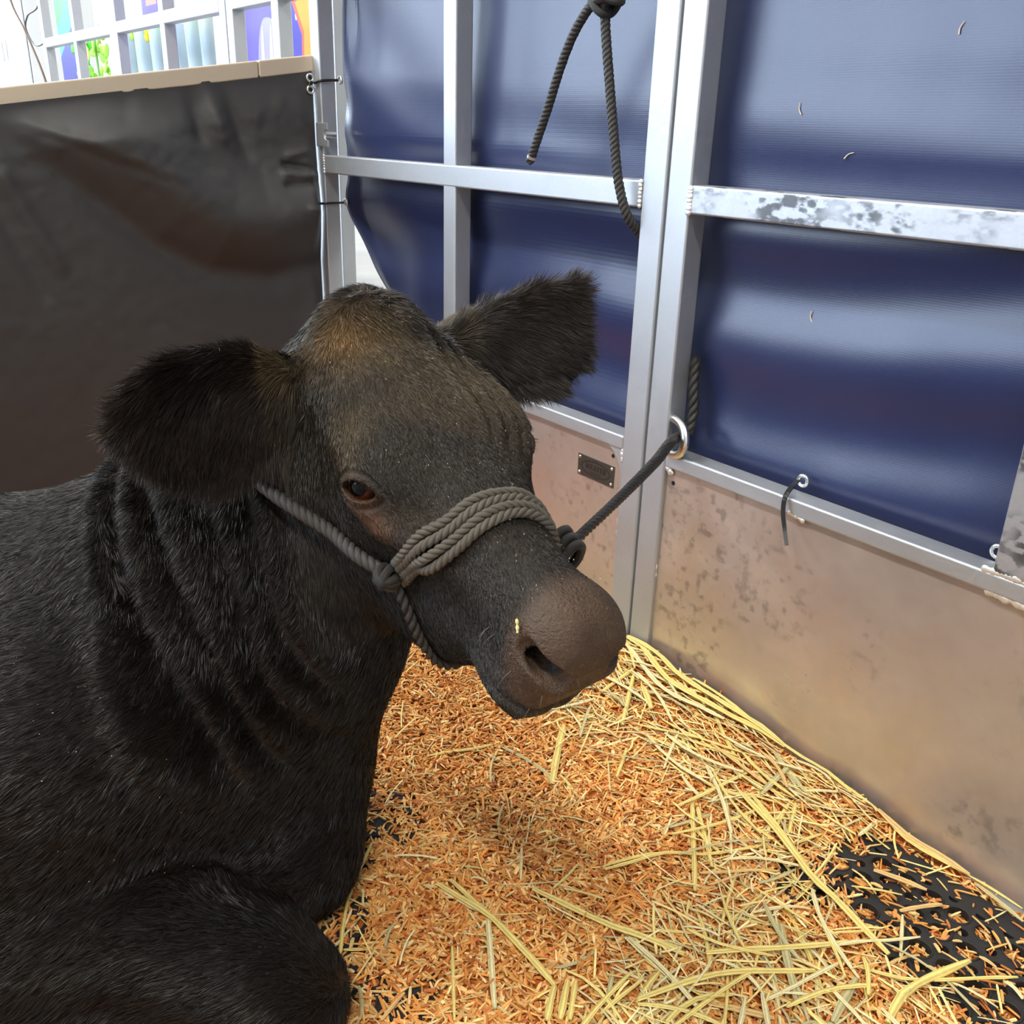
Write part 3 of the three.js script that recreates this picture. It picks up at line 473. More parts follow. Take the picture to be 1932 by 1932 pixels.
{
  const nb = [[-0.075, -0.118, 0.252], [-0.076, -0.085, 0.268], [-0.070, -0.052, 0.283], [-0.053, -0.027, 0.292], [-0.028, -0.005, 0.294], [0.0, 0.0, 0.295], [0.022, -0.004, 0.300], [0.042, -0.020, 0.310], [0.056, -0.050, 0.322], [0.060, -0.085, 0.332]];
  for (let k = 0; k < 4; k++) { // four strands side by side, pulled together at the knot
    const pts = nb.map(([x, y, z], i) => { const sp = (k - 1.5) * 0.0092 * (0.62 + 0.38 * sst(0, 2.5, i)) * (1 - 0.35 * sst(7, 9, i)); return onCalf(fromHead(x, y + sp * (x < -0.06 ? -0.8 : x < 0 ? -0.35 : 0.3), z + 0.006 + sp), 0.0042 + (k === 1 || k === 2 ? 0.0008 : 0)); });
    part('noseband_strand', laid(pts, 0.0054, 0.024, 3, 24, 6, k % 2 ? -1 : 1), ropeFaded, halter);
  }
  part('cheek_rope', laid(headPath([[-0.076, -0.125, 0.246], [-0.088, -0.124, 0.208], [-0.100, -0.124, 0.172], [-0.120, -0.127, 0.120], [-0.134, -0.118, 0.078], [-0.130, -0.105, 0.045], [-0.12, -0.10, 0.015]], 0.0072), 0.0078, 0.026, 3, 26, 7), ropeWorn, halter);
  part('chin_rope', laid(headPath([[-0.072, -0.130, 0.256], [-0.064, -0.155, 0.274], [-0.052, -0.195, 0.292], [-0.030, -0.235, 0.306], [0.0, -0.248, 0.310], [0.035, -0.225, 0.312], [0.058, -0.15, 0.320], [0.062, -0.10, 0.330]], 0.0058), 0.0062, 0.024, 2, 26, 7), ropeBlack, halter);
  // knot under the eye: two crossing wraps round a ball
  const kc = onCalf(fromHead(-0.076, -0.124, 0.249), 0.010), n = grad(kc.x, kc.y, kc.z, 0.004), u = headDir(0, 0.3, 1).addScaledVector(n, -headDir(0, 0.3, 1).dot(n)).normalize(), w = n.clone().cross(u), out = [];
  for (const [a, r] of [[0.3, 0.0105], [1.2, 0.011], [2.2, 0.0105], [2.9, 0.010]]) { const pts = []; for (let i = 0; i < 14; i++) { const t = i / 14 * 2 * Math.PI, c = Math.cos(t) * r, s = Math.sin(t) * r * 0.9; pts.push(kc.clone().addScaledVector(u, Math.cos(a) * c * 1.15).addScaledVector(w, Math.sin(a) * c * 1.15).addScaledVector(n, s + 0.001)); } out.push(tube(pts, 0.0046, 40, 7, true)); }
  const ball = new THREE.IcosahedronGeometry(0.0095, 2); ball.translate(kc.x + n.x * 0.007, kc.y + n.y * 0.007, kc.z + n.z * 0.007); out.push(ball);
  part('knot', out, ropeWorn, halter);
  // loop on the far side where the lead leaves
  const lp = onCalf(fromHead(0.060, -0.060, 0.328), 0.012), out2 = [];
  for (let j = 0; j < 3; j++) { const c = lp.clone().addScaledVector(HZ, (j - 1) * 0.011), pts = []; for (let i = 0; i < 12; i++) { const t = i / 12 * 2 * Math.PI; pts.push(c.clone().addScaledVector(HX, Math.cos(t) * 0.010).addScaledVector(HYv, Math.sin(t) * 0.017)); } out2.push(tube(pts, 0.0052, 36, 7, true)); }
  part('lead_loop', out2, ropeBlack, halter);
  const ring = V(-1.078, 0.507, -0.002);
  part('lead_rope', laid([lp.clone(), lp.clone().lerp(ring, 0.35).add(V(0, -0.004, 0)), lp.clone().lerp(ring, 0.7).add(V(0, -0.004, 0)), ring, V(-1.074, 0.512, -0.022), V(-1.077, 0.545, -0.036), V(-1.085, 0.60, -0.038), V(-1.094, 0.64, -0.0475)], 0.0098, 0.052, 3, 30, 7, 1, (t) => mix(0.62, 1, sst(0.0, 0.8, t))), ropeBlack, halter);
}
{
  const h = thing('hanging_rope', 'black rope hanging knotted from the top of the left gate', 'rope');
  const P = (a, z = 0.03) => a.map(([x, y, zz]) => V(x, y, zz ?? z));
  part('rope_end', laid(P([[-1.305, 1.215], [-1.336, 1.202], [-1.374, 1.166], [-1.406, 1.116], [-1.438, 1.048], [-1.466, 0.993], [-1.487, 0.951]]), 0.0088, 0.026, 3, 26, 7), ropeBlack, h);
  part('rope_end', laid(P([[-1.305, 1.215], [-1.300, 1.192], [-1.295, 1.161], [-1.279, 1.088], [-1.260, 1.006], [-1.242, 0.922, 0.026], [-1.226, 0.872, 0.016], [-1.222, 0.845, -0.010], [-1.216, 0.815, -0.040], [-1.205, 0.79, -0.0475]]), 0.0088, 0.026, 3, 26, 7), ropeBlack, h);
  part('whipping', tube(P([[-1.481, 0.962], [-1.484, 0.957]]), 0.0088, 6, 12), std({ color: L3(0.5, 0.5, 0.5), metalness: 0.6, roughness: 0.35 }), h);
  const out = []; for (const [cx, cy, a, r, t] of [[-1.300, 1.206, 0.2, 0.024, 0.3], [-1.290, 1.202, 1.1, 0.021, -0.4], [-1.308, 1.201, 2.2, 0.022, 0.5], [-1.282, 1.208, 2.8, 0.018, 0.1]]) { const pts = []; for (let i = 0; i < 12; i++) { const q = i / 12 * 2 * Math.PI, c = Math.cos(q) * r, s = Math.sin(q) * r * 0.62; pts.push(V(cx + Math.cos(a) * c, cy + Math.sin(a) * c * 0.8, 0.03 + s + t * 0.01)); } out.push(tube(pts, 0.0076, 44, 8, true)); }
  part('knot', out, ropeBlack, h);
  part('rope_top', laid(P([[-1.300, 1.215, 0.03], [-1.298, 1.27, 0.022], [-1.297, 1.34, 0.010], [-1.297, 1.39, 0.009], [-1.297, 1.41, -0.02]]), 0.0078, 0.026, 3, 22, 7), ropeBlack, h);
}
// eyes
{
  const iris = tex(256, 256, (u, v) => { const x = (u - 0.5) * 2, y = (v - 0.5) * 2, r = Math.hypot(x, y), p = Math.hypot((x + 0.18) / 0.52, y / 0.42), k = fbm(Math.atan2(y, x) * 6, r * 3, 1, 3); if (p < 1) return [0.01, 0.008, 0.012]; if (r < 0.86) return [0.20 + 0.16 * k, 0.09 + 0.07 * k, 0.035 + 0.02 * k]; return [0.20, 0.13, 0.10]; }, true);
  const em = phy({ map: iris, roughness: 0.06, specularIntensity: 0.35 });
  for (const s of [-1, 1]) {
    const g = new THREE.SphereGeometry(EYE_R, 48, 32), p = g.attributes.position, uv = g.attributes.uv; for (let i = 0; i < p.count; i++) uv.setXY(i, p.getX(i) / (EYE_R * 1.7) + 0.5, p.getY(i) / (EYE_R * 1.7) + 0.5);
    const o = headDir(s * eyeOut.x, eyeOut.y, eyeOut.z), t = headDir(s * eyeSlit.x, eyeSlit.y, eyeSlit.z); t.addScaledVector(o, -t.dot(o)).normalize();
    const c = fromHead(s * EYE[0], EYE[1], EYE[2]); g.applyMatrix4(new THREE.Matrix4().makeBasis(t, o.clone().cross(t), o).setPosition(c)); part('eye', g, em, calf);
  }
}
// ================================================================ coat: hairs rooted on the skin
{
  const camP = camera.position, camX = V(1, 0, 0).applyQuaternion(camera.quaternion), camY = V(0, 1, 0).applyQuaternion(camera.quaternion), camF = V(0, 0, -1).applyQuaternion(camera.quaternion), nTri = ci.length / 3;
  const T = [0, 0, 0], pa = V(0, 0, 0), nn = V(0, 0, 0), to = V(0, 0, 0), flow = V(0, 0, 0);
  srand(4242);
  const kinds = { coat: [], ear: [] };
  const hx = V(0, 0, 0), hy = V(0, 0, 0), hz = V(0, 0, 0);
  for (let t = 0; t < nTri; t++) {
    const a = ci[3 * t] * 3, b = ci[3 * t + 1] * 3, c = ci[3 * t + 2] * 3;
    const ux = cp[b] - cp[a], uy = cp[b + 1] - cp[a + 1], uz = cp[b + 2] - cp[a + 2], vx = cp[c] - cp[a], vy = cp[c + 1] - cp[a + 1], vz = cp[c + 2] - cp[a + 2];
    const area = 0.5 * Math.hypot(uy * vz - uz * vy, uz * vx - ux * vz, ux * vy - uy * vx); if (!(area > 0)) continue;
    const x0 = cp[a], y0 = cp[a + 1], z0 = cp[a + 2]; toHead(x0, y0, z0, T); const hu = T[0], hv = T[1], hw = T[2];
    nn.set(cn[a], cn[a + 1], cn[a + 2]); to.set(camP.x - x0, camP.y - y0, camP.z - z0).normalize(); const face = nn.dot(to);
    // region
    let ear = null, et = 0, ew = 0, en = 0; for (const E of ears) { if (E.s * hu < 0.085) continue; const px = hu - E.b.x, py = hv - E.b.y, pz = hw - E.b.z, l = px * E.A.x + py * E.A.y + pz * E.A.z; if (l > 0.012 && earD(E, hu, hv, hw) < 0.010) { ear = E; et = l / E.len; ew = px * E.W.x + py * E.W.y + pz * E.W.z; en = px * E.N.x + py * E.N.y + pz * E.N.z; } }
    const onFace = !ear && hw > 0.0 && hv > -0.27 && Math.abs(hu) < 0.135;
    const eyeD = Math.hypot(Math.abs(hu) - 0.100, hv + 0.043, hw - 0.206);
    let dens, len, wid, lift, k;
    if (ear) { dens = 1.3; len = 0.022; wid = 0.00048; lift = 0.5; }
    else if (onFace) {
      const muz = sst(0.385, 0.42, hw + 0.25 * Math.max(0, hv + 0.03) - 0.5 * Math.max(0, -(hv + 0.075)));
      dens = 0.95 * (1 - 0.3 * muz); len = mix(mix(0.0105, 0.0058, sst(0.08, 0.24, hw)), 0.0028, muz); len = mix(len, 0.014, sst(-0.10, -0.2, hv) * (1 - sst(0.25, 0.33, hw))); wid = 0.00046; lift = 0.34;
      if (hv > -0.02) { const tf = 1 - sst(0.03, 0.09, hw); len = mix(len, 0.014, tf); lift = mix(lift, 0.55, tf); }
      if (eyeD < 0.022) dens *= 0.12; else if (eyeD < 0.032) len *= 0.5;
    } else { const far = 1; dens = 0.36 * far; len = 0.0170; wid = 0.00074; lift = 0.30; if (hw > -0.2 && hw < 0.06 && y0 > 0.5) { dens = 0.50; wid = 0.00062; } }
    if (face < -0.3) dens *= 0.06; else if (face < 0) dens *= 0.45;
    { const vz = -(to.dot(camF)), sx = to.dot(camX) / vz * -1, sy = to.dot(camY) / vz * -1; if (vz < 0.1 || Math.abs(sx) > 0.62 || Math.abs(sy) > 0.62) dens *= 0.1; }
    if (y0 < 0.02) dens *= 0.3;
    let want = area * 1e6 * dens, cnt = Math.floor(want) + (rnd() < want - Math.floor(want) ? 1 : 0);
    for (let q = 0; q < cnt; q++) {
      let r1 = rnd(), r2 = rnd(); if (r1 + r2 > 1) { r1 = 1 - r1; r2 = 1 - r2; }
      const x = x0 + ux * r1 + vx * r2, y = y0 + uy * r1 + vy * r2, z = z0 + uz * r1 + vz * r2;
      nn.set(cn[a] + (cn[b] - cn[a]) * r1 + (cn[c] - cn[a]) * r2, cn[a + 1] + (cn[b + 1] - cn[a + 1]) * r1 + (cn[c + 1] - cn[a + 1]) * r2, cn[a + 2] + (cn[b + 2] - cn[a + 2]) * r1 + (cn[c + 2] - cn[a + 2]) * r2).normalize();
      let L = len * (0.65 + 0.6 * rnd()), lf = lift * (0.6 + 0.8 * rnd()), jit = 0.35;
      if (ear) {
        const edge = Math.abs(ew) / earW(clamp(et, 0, 1)), inner = nn.dot(headDir(ear.N.x, ear.N.y, ear.N.z)) > 0.2;
        const d = headDir(ear.A.x * (0.45 + 0.5 * et) + ear.W.x * Math.sign(ew) * edge, ear.A.y * (0.45 + 0.5 * et) + ear.W.y * Math.sign(ew) * edge, ear.A.z * (0.45 + 0.5 * et) + ear.W.z * Math.sign(ew) * edge); flow.copy(d);
        if (inner) { flow.y -= 0.55; L *= 1.15; lf = 0.55 + 0.5 * rnd(); } else { L *= 0.62; lf = 0.35 + 0.4 * rnd(); }
        if (edge > 0.75 || et > 0.9) { lf = 0.45; L *= 0.85; } jit = 0.5;
      } else if (onFace) { flow.copy(HZ).multiplyScalar(mix(0.1, 1, sst(0.0, 0.10, hw))).addScaledVector(HX, hu * 3).addScaledVector(HYv, -0.25 + (hv < -0.05 ? -0.5 : 0)); }
      else { const nk = sst(0.35, 0.6, y); flow.set(mix(-0.55, -0.30, nk), mix(-0.35, -0.85, nk), mix(0.65, 0.35, nk)); }
      const w1 = noise(x * 55, y * 55, z * 55) - 0.5, w2 = noise(x * 55 + 40, y * 55, z * 55 + 11) - 0.5, w3 = noise(x * 170, y * 170, z * 170) - 0.5;
      flow.x += jit * (w1 * 1.6 + w3 + 0.5 * (rnd() - 0.5)); flow.y += jit * (w2 * 1.6 + 0.5 * (rnd() - 0.5)); flow.z += jit * (w1 * w2 * 6 - w3 + 0.5 * (rnd() - 0.5));
      flow.addScaledVector(nn, -flow.dot(nn)); if (flow.lengthSq() < 1e-6) continue; flow.normalize();
      hy.copy(flow).addScaledVector(nn, lf).normalize(); hz.copy(nn).negate().addScaledVector(hy, nn.dot(hy)); if (hz.lengthSq() < 1e-6) continue; hz.normalize(); hx.copy(hy).cross(hz);
      // ribbons roll about their length
      const ro = rr(-0.9, 0.9), cr = Math.cos(ro), sr = Math.sin(ro), W = wid * (0.7 + 0.6 * rnd()), bx = hx.x * cr + hz.x * sr, by = hx.y * cr + hz.y * sr, bz = hx.z * cr + hz.z * sr, dx = hz.x * cr - hx.x * sr, dy = hz.y * cr - hx.y * sr, dz = hz.z * cr - hx.z * sr;
      const co = coat(x, y, z), g = (0.35 + 1.0 * rnd()) * (ear ? 1.9 : onFace && hw > 0.4 ? 1.6 : onFace ? 1.05 : 0.5), br = rnd() < 0.13 ? (ear ? 2.8 : 2.1) : 1;
      kinds[ear ? 'ear' : 'coat'].push([bx * W, by * W, bz * W, hy.x * L, hy.y * L, hy.z * L, dx * L, dy * L, dz * L, x - nn.x * 0.0006, y - nn.y * 0.0006, z - nn.z * 0.0006, co[0] * g * br, co[1] * g * br * 0.97, co[2] * g * br * 0.93]);
    }
  }
  const hairMat = phy({ vertexColors: true, roughness: 0.44, specularIntensity: 0.62 });
  for (const [k, bend, name] of [['coat', 0.16, 'coat_hair'], ['ear', 0.12, 'ear_hair']]) {  // each hair: two base, two middle and one tip point
    const list = kinds[k], n = list.length, P = new Float32Array(n * 15), N = new Float32Array(n * 15), C = new Float32Array(n * 15), I = new Uint32Array(n * 9);
    const pt = [[-0.5, 0, 0], [0.5, 0, 0], [-0.42, 0.55, 0.26 * bend], [0.42, 0.55, 0.26 * bend], [0, 1, bend]];
    list.forEach((v, h) => {
      const nl = Math.hypot(v[6], v[7], v[8]) || 1;
      for (let q = 0; q < 5; q++) for (let c = 0; c < 3; c++) { const o = h * 15 + q * 3 + c; P[o] = v[9 + c] + v[c] * pt[q][0] + v[3 + c] * pt[q][1] + v[6 + c] * pt[q][2]; N[o] = -v[6 + c] / nl; C[o] = v[12 + c]; }
      I.set([0, 3, 1, 0, 2, 3, 2, 4, 3].map((e) => e + h * 5), h * 9);
    });
    const g = new THREE.BufferGeometry(); g.setAttribute('position', new THREE.BufferAttribute(P, 3)); g.setAttribute('normal', new THREE.BufferAttribute(N, 3)); g.setAttribute('color', new THREE.BufferAttribute(C, 3)); g.setIndex(new THREE.BufferAttribute(I, 1));
    part(name, g, hairMat, calf).userData = { kind: 'stuff' }; console.log(name, n);
  }
  // whiskers on lips and chin
  const wl = []; for (let i = 0; i < 50; i++) { const u = rr(-0.045, 0.045), p0 = onCalf(fromHead(u, rr(-0.17, -0.06), rr(0.36, 0.47)), 0), n = grad(p0.x, p0.y, p0.z), d = n.clone().add(V(rr(-0.4, 0.4), -0.5 + rr(-0.3, 0.3), rr(-0.4, 0.4))).normalize(), L = rr(0.008, 0.020); wl.push(tube([p0, p0.clone().addScaledVector(d, L * 0.6), p0.clone().addScaledVector(d, L).add(V(0, -0.002, 0))], (t) => 0.00026 * (1 - 0.8 * t), 5, 3)); }
  part('whiskers', merge(wl), std({ color: L3(0.13, 0.11, 0.09), roughness: 0.5 }), calf).userData = { kind: 'stuff' };
  // lashes
  const ll = []; for (const s of [-1, 1]) for (let i = 0; i < 26; i++) { const a = mix(-0.018, 0.016, i / 25), b = Math.sqrt(Math.max(0, 0.0262 ** 2 - a * a)) - 0.0165, o = Math.sqrt(Math.max(1e-6, 0.0275 ** 2 - a * a - b * b)), loc = (q, w, e) => fromHead(s * (EYE[0] + eyeSlit.x * q + eyeUp.x * w + eyeOut.x * e), EYE[1] + eyeSlit.y * q + eyeUp.y * w + eyeOut.y * e, EYE[2] + eyeSlit.z * q + eyeUp.z * w + eyeOut.z * e); ll.push(tube([loc(a, b, o), loc(a * 1.1, b - 0.001, o + 0.006), loc(a * 1.2 + rr(-1, 1) * 0.001, b - 0.003, o + rr(0.010, 0.014))], (t) => 0.0003 * (1 - 0.8 * t), 5, 3)); }
  part('eyelashes', merge(ll), std({ color: L3(0.012, 0.010, 0.009), roughness: 0.5 }), calf).userData = { kind: 'stuff' };
  // flecks of bedding dust caught in the coat
  srand(61); const fl = []; for (let i = 0; i < 260; i++) { const face = i < 190, p0 = face ? onCalf(fromHead(rr(-0.09, 0.085), 0.03, rr(0.02, 0.40)), 0.0045) : onCalf(V(rr(-1.05, -0.80), rr(0.2, 0.6), rr(0.95, 1.15)), 0.009), b = new THREE.TetrahedronGeometry(rr(0.0004, 0.0009), 0); b.scale(1, 0.6, rr(0.6, 2.2)); b.rotateY(rr(0, 6)); b.rotateX(rr(0, 6)); b.translate(p0.x, p0.y, p0.z); fl.push(b); }
  part('dust_flecks', merge(fl), std({ color: L3(0.45, 0.36, 0.24), roughness: 0.7 }), calf).userData = { kind: 'stuff' };
}
// ================================================================ bedding: rubber ring mat, wood shavings, straw
const GX = 0.0395, GZ = 0.049, X0 = -0.555, Z0 = 0.087, RB = 0.0142, RS = 0.0072, MATY = 0.012;
const inHole = (x, z) => { const a = (x - X0) / GX, b = (z - Z0) / GZ, i = Math.round(a), j = Math.round(b); if (j >= 0 && Math.hypot((a - i) * GX, (b - j) * GZ) < RB - 0.002) return 1; const k = Math.floor(a), l = Math.floor(b); return l >= 0 && Math.hypot((a - k - 0.5) * GX, (b - l - 0.5) * GZ) < RS - 0.002 ? 2 : 0; };
const bare = (x, z) => { // where the mat shows
  const n = noise(x * 22, z * 22, 2), e = (cx, cz, rx, rz, s) => s * gs(Math.hypot((x - cx) / rx, (z - cz) / rz), 1.0);
  const v = Math.max(e(-0.40, 0.11, 0.20, 0.13, 1.5), e(-0.28, 0.10, 0.24, 0.14, 1.5), e(-1.05, 0.645, 0.10, 0.08, 1.3), e(-0.55, 0.23, 0.06, 0.05, 0.95), e(-0.86, 0.78, 0.14, 0.08, 0.88), e(-0.70, 0.42, 0.05, 0.04, 0.6), e(-0.72, 0.80, 0.12, 0.08, 0.88), e(-0.98, 0.70, 0.07, 0.06, 0.9));
  return clamp((v - 0.35 - 0.45 * (n - 0.5)) * 2.2, 0, 1);
};
const ground = (x, z) => mix(0.0165 + 0.007 * noise(x * 9, z * 9, 1) + 0.004 * noise(x * 30, z * 30, 3), mix(0.0035, 0.0095, sst(-0.5, -0.65, x)), bare(x, z)) + 0.030 * gs(z, 0.11) * sst(-0.70, -0.95, x) + 0.010 * gs(z, 0.04) * sst(-0.3, -0.6, x);
{
  const mat = thing('rubber_mat', 'black rubber ring mat showing through the shavings by the right gate', 'mat');
  const rubber = std({ color: L3(0.016, 0.016, 0.017), roughness: 0.6 });
  const s = new THREE.Shape(), hx = GX / 2, hz = GZ / 2, arc = (cx, cz, a0) => { for (let i = 0; i <= 4; i++) { const a = a0 - i / 4 * Math.PI / 2; s.lineTo(cx + Math.cos(a) * RS, cz + Math.sin(a) * RS); } };
  s.moveTo(-hx + RS, -hz); s.lineTo(hx - RS, -hz); arc(hx, -hz, Math.PI); s.lineTo(hx, hz - RS); arc(hx, hz, -Math.PI / 2); s.lineTo(-hx + RS, hz); arc(-hx, hz, 0); s.lineTo(-hx, -hz + RS); arc(-hx, -hz, Math.PI / 2);
  const h = new THREE.Path(); h.absarc(0, 0, RB, 0, Math.PI * 2, true); s.holes.push(h);
  const cell = plain(new THREE.ExtrudeGeometry(s, { depth: MATY, bevelEnabled: false, curveSegments: 14 })); cell.rotateX(Math.PI / 2); cell.translate(0, MATY, 0);
  const rimG = plain(new THREE.TorusGeometry(RB + 0.0018, 0.0016, 4, 18)); rimG.rotateX(Math.PI / 2); rimG.translate(0, MATY, 0); const unit = mergeGeometries([cell, rimG]);
  const list = []; for (let i = -20; i <= 18; i++) for (let j = 0; j < 20; j++) { const g = unit.clone(); g.translate(X0 + i * GX, 0, Z0 + j * GZ); list.push(g); }
  part('ring_grid', mergeGeometries(list), rubber, mat);
  const b = new THREE.Shape(); b.moveTo(0.004, 0); b.lineTo(0.0625, 0); b.lineTo(0.0625, MATY); b.lineTo(0.030, MATY); b.closePath();
  const e = new THREE.ExtrudeGeometry(b, { depth: 39 * GX, bevelEnabled: false }); e.rotateY(-Math.PI / 2); e.translate(X0 + 18.5 * GX, 0, 0); part('ramp_edge', metreUV(e), rubber, mat);
}
{
  const bed = thing('wood_shavings', 'orange wood shavings bedding spread over the stall floor', 'shavings', [0, 0, 0], undefined, 'stuff');
  const nx = 300, nz = 230, g = new THREE.PlaneGeometry(1, 1, nx, nz), p = g.attributes.position, uv = g.attributes.uv, bx0 = -2.45, bx1 = 0.2, bz0 = 0.002, bz1 = 1.75;
  for (let i = 0; i < p.count; i++) { const x = mix(bx0, bx1, p.getX(i) + 0.5), z = mix(bz0, bz1, 0.5 - p.getY(i)); p.setXYZ(i, x, ground(x, z) - 0.0035, z); uv.setXY(i, x, z); } g.computeVertexNormals();
  const dust = tex(512, 512, (u, v) => { const k = tile(u, v, 40, 3, 3), q = tile(u, v, 9, 8, 3); return [0.50 + 0.26 * k + 0.1 * q, 0.24 + 0.18 * k + 0.06 * q, 0.08 + 0.10 * k]; }, true, 3, 3);
  part('fines', g, std({ map: dust, roughness: 0.9 }), bed);
  const chip = (l, w, t, bend) => { const b = new THREE.BoxGeometry(l, t, w, 3, 1, 1), q = b.attributes.position; for (let i = 0; i < q.count; i++) { const s = q.getX(i) / l * 2; q.setZ(i, q.getZ(i) * (1 - 0.45 * Math.abs(s))); q.setY(i, q.getY(i) * (1 - 0.3 * Math.abs(s)) + bend * (1 - s * s) + 0.05 * w * Math.sin(i * 3.1)); } const n = b.toNonIndexed(); n.computeVertexNormals(); return n; };
  const shapes = [chip(0.018, 0.0034, 0.0015, 0.0005), chip(0.013, 0.0046, 0.0014, 0.0010), chip(0.027, 0.0025, 0.0014, 0.0007), chip(0.010, 0.0030, 0.0015, 0)];
  const tint = [[0.76, 0.315, 0.065], [0.84, 0.43, 0.12], [0.91, 0.57, 0.21], [0.56, 0.175, 0.042], [0.70, 0.24, 0.06], [0.94, 0.69, 0.32]], tw = [0.24, 0.24, 0.20, 0.10, 0.11, 0.11];
  srand(77);
  const lists = shapes.map(() => []), q4 = new THREE.Quaternion(), eu = new THREE.Euler(), m4 = new THREE.Matrix4(), one = V(1, 1, 1);
  for (let i = 0; i < 160000; i++) {
    const wide = i > 122000, x = wide ? rr(-2.42, 0.18) : rr(-1.85, 0.12), z = wide ? rr(0.9, 1.74) : Math.pow(rnd(), 0.85) * 1.3 + 0.004; if (!wide && x > -0.15 && z > 0.6) continue; if (!wide && x > -0.9 && z > 1.05) continue;
    const bq = bare(x, z); let y = ground(x, z) + rr(-0.002, 0.005), tilt = 0.6;
    if (bq > 0.25 && y < MATY + 0.002) { const h = inHole(x, z), onMat = z > 0.03 && z < 1.06; if (!h && onMat) { if (rnd() > (x < -0.62 ? 0.30 : 0.085)) continue; y = MATY + 0.0018; tilt = 0.15; } }
    const sc = rr(0.55, 1.35); eu.set(rr(-tilt, tilt), rr(0, 6.283), rr(-tilt, tilt) * 0.7); q4.setFromEuler(eu);
    let c = rnd(), k = 0; while (k < 5 && c > tw[k]) c -= tw[k++];
    const v = rr(0.75, 1.15); lists[i & 3].push([m4.compose(V(x, y, z), q4, one.clone().multiplyScalar(sc)).clone(), tint[k][0] * v, tint[k][1] * v, tint[k][2] * v]);
  }
  const cm = std({ color: L3(1, 1, 1), roughness: 0.75 }), col = new THREE.Color();
  shapes.forEach((sg, j) => { const im = new THREE.InstancedMesh(sg, cm, lists[j].length); im.name = 'shavings'; im.userData = { kind: 'stuff' }; im.castShadow = im.receiveShadow = true; lists[j].forEach((e, i) => { im.setMatrixAt(i, e[0]); im.setColorAt(i, col.setRGB(e[1], e[2], e[3])); }); bed.add(im); });
}
// ---------------------------------------------------------------- straw
const strawTex = tex(64, 256, (u, v) => { const k = 0.80 + 0.20 * tile(u, v, 8, 3, 3) + 0.10 * Math.sin(u * Math.PI * 2 * 5 + 2 * tile(u, v, 3, 9, 2)); return [k, k * 0.985, k * 0.95]; }, true);
const strawMats = { y: std({ color: L3(0.96, 0.78, 0.27), map: strawTex, roughness: 0.5 }), p: std({ color: L3(0.96, 0.86, 0.50), map: strawTex, roughness: 0.55 }), g: std({ color: L3(0.62, 0.57, 0.31), map: strawTex, roughness: 0.6 }), t: std({ color: L3(0.86, 0.58, 0.25), map: strawTex, roughness: 0.6 }) };
const strawWord = { y: 'bright yellow', p: 'pale cream', g: 'grey green', t: 'tan' };
// flattened stalk along floor points, w wide
function stalkGeo(pts, w, flat, sag) {
  const c = new THREE.CatmullRomCurve3(pts, false, 'centripetal'), n = Math.max(4, Math.min(16, Math.round(c.getLength() / 0.025))), K = 6, P = [], U = [], ix = [];
  for (let i = 0; i <= n; i++) {
    const t = i / n, q = c.getPointAt(t), d = c.getTangentAt(t), s = V(0, 1, 0).cross(d).normalize(), u = d.clone().cross(s).normalize(), k = (i === 0 || i === n ? 0.62 : 1) * (1 + 0.12 * Math.sin(i * 2.1 + w * 900));
    for (let j = 0; j <= K; j++) { const a = j / K * Math.PI * 2, v = q.clone().addScaledVector(s, Math.cos(a) * w / 2 * k).addScaledVector(u, Math.sin(a) * w / 2 * flat * k); P.push(v.x, v.y, v.z); U.push(j / K, t * 4); }
    if (i < n) for (let j = 0; j < K; j++) { const a = i * (K + 1) + j; ix.push(a, a + K + 1, a + 1, a + 1, a + K + 1, a + K + 2); }
  }
  const g = new THREE.BufferGeometry(); g.setAttribute('position', new THREE.Float32BufferAttribute(P, 3)); g.setAttribute('uv', new THREE.Float32BufferAttribute(U, 2)); g.setIndex(ix); g.computeVertexNormals(); return g;
}
function stalk(w, c, layer, flatPts, label, group) {
  const pts = []; for (let i = 0; i < flatPts.length; i += 2) pts.push(V(flatPts[i], 0, flatPts[i + 1]));
  const cv = pts.length > 2 ? new THREE.CatmullRomCurve3(pts, false, 'centripetal') : null, len = cv ? cv.getLength() : pts[0].distanceTo(pts[1]), n = Math.max(3, Math.round(len / 0.05)), fine = [];
  const flat = c === 'g' ? 0.22 : 0.5, mid = pts[pts.length >> 1], size = len > 0.14 ? 'long' : w > 0.0055 ? 'short broad' : 'short thin';
  const where = mid.z < 0.11 && mid.x < -0.62 ? 'at the foot of the gates' : mid.x > -0.62 && mid.z < 0.24 ? 'beside or on the black mat' : mid.x > -0.68 ? 'in the near right straw heap' : mid.z < 0.34 ? 'on the shavings below the right gate' : 'on the open shavings before the calf';
  for (let i = 0; i <= n; i++) { const q = cv ? cv.getPointAt(i / n) : pts[0].clone().lerp(pts[1], i / n); q.z = Math.max(q.z, 0.012); q.y = Math.max(ground(q.x, q.z), MATY + 0.001) + 0.0035 * layer + w * flat * 0.5 + 0.004 * Math.sin(i / n * Math.PI) * (layer > 2 ? 1 : 0.4); fine.push(q); }
  return solo('straw_stalk', stalkGeo(fine, w, flat), strawMats[c], label ?? `${size} ${strawWord[c]} straw stalk ${where}`, 'straw', group ?? `${size} ${strawWord[c]} stalks ${where}`);
}
srand(900);
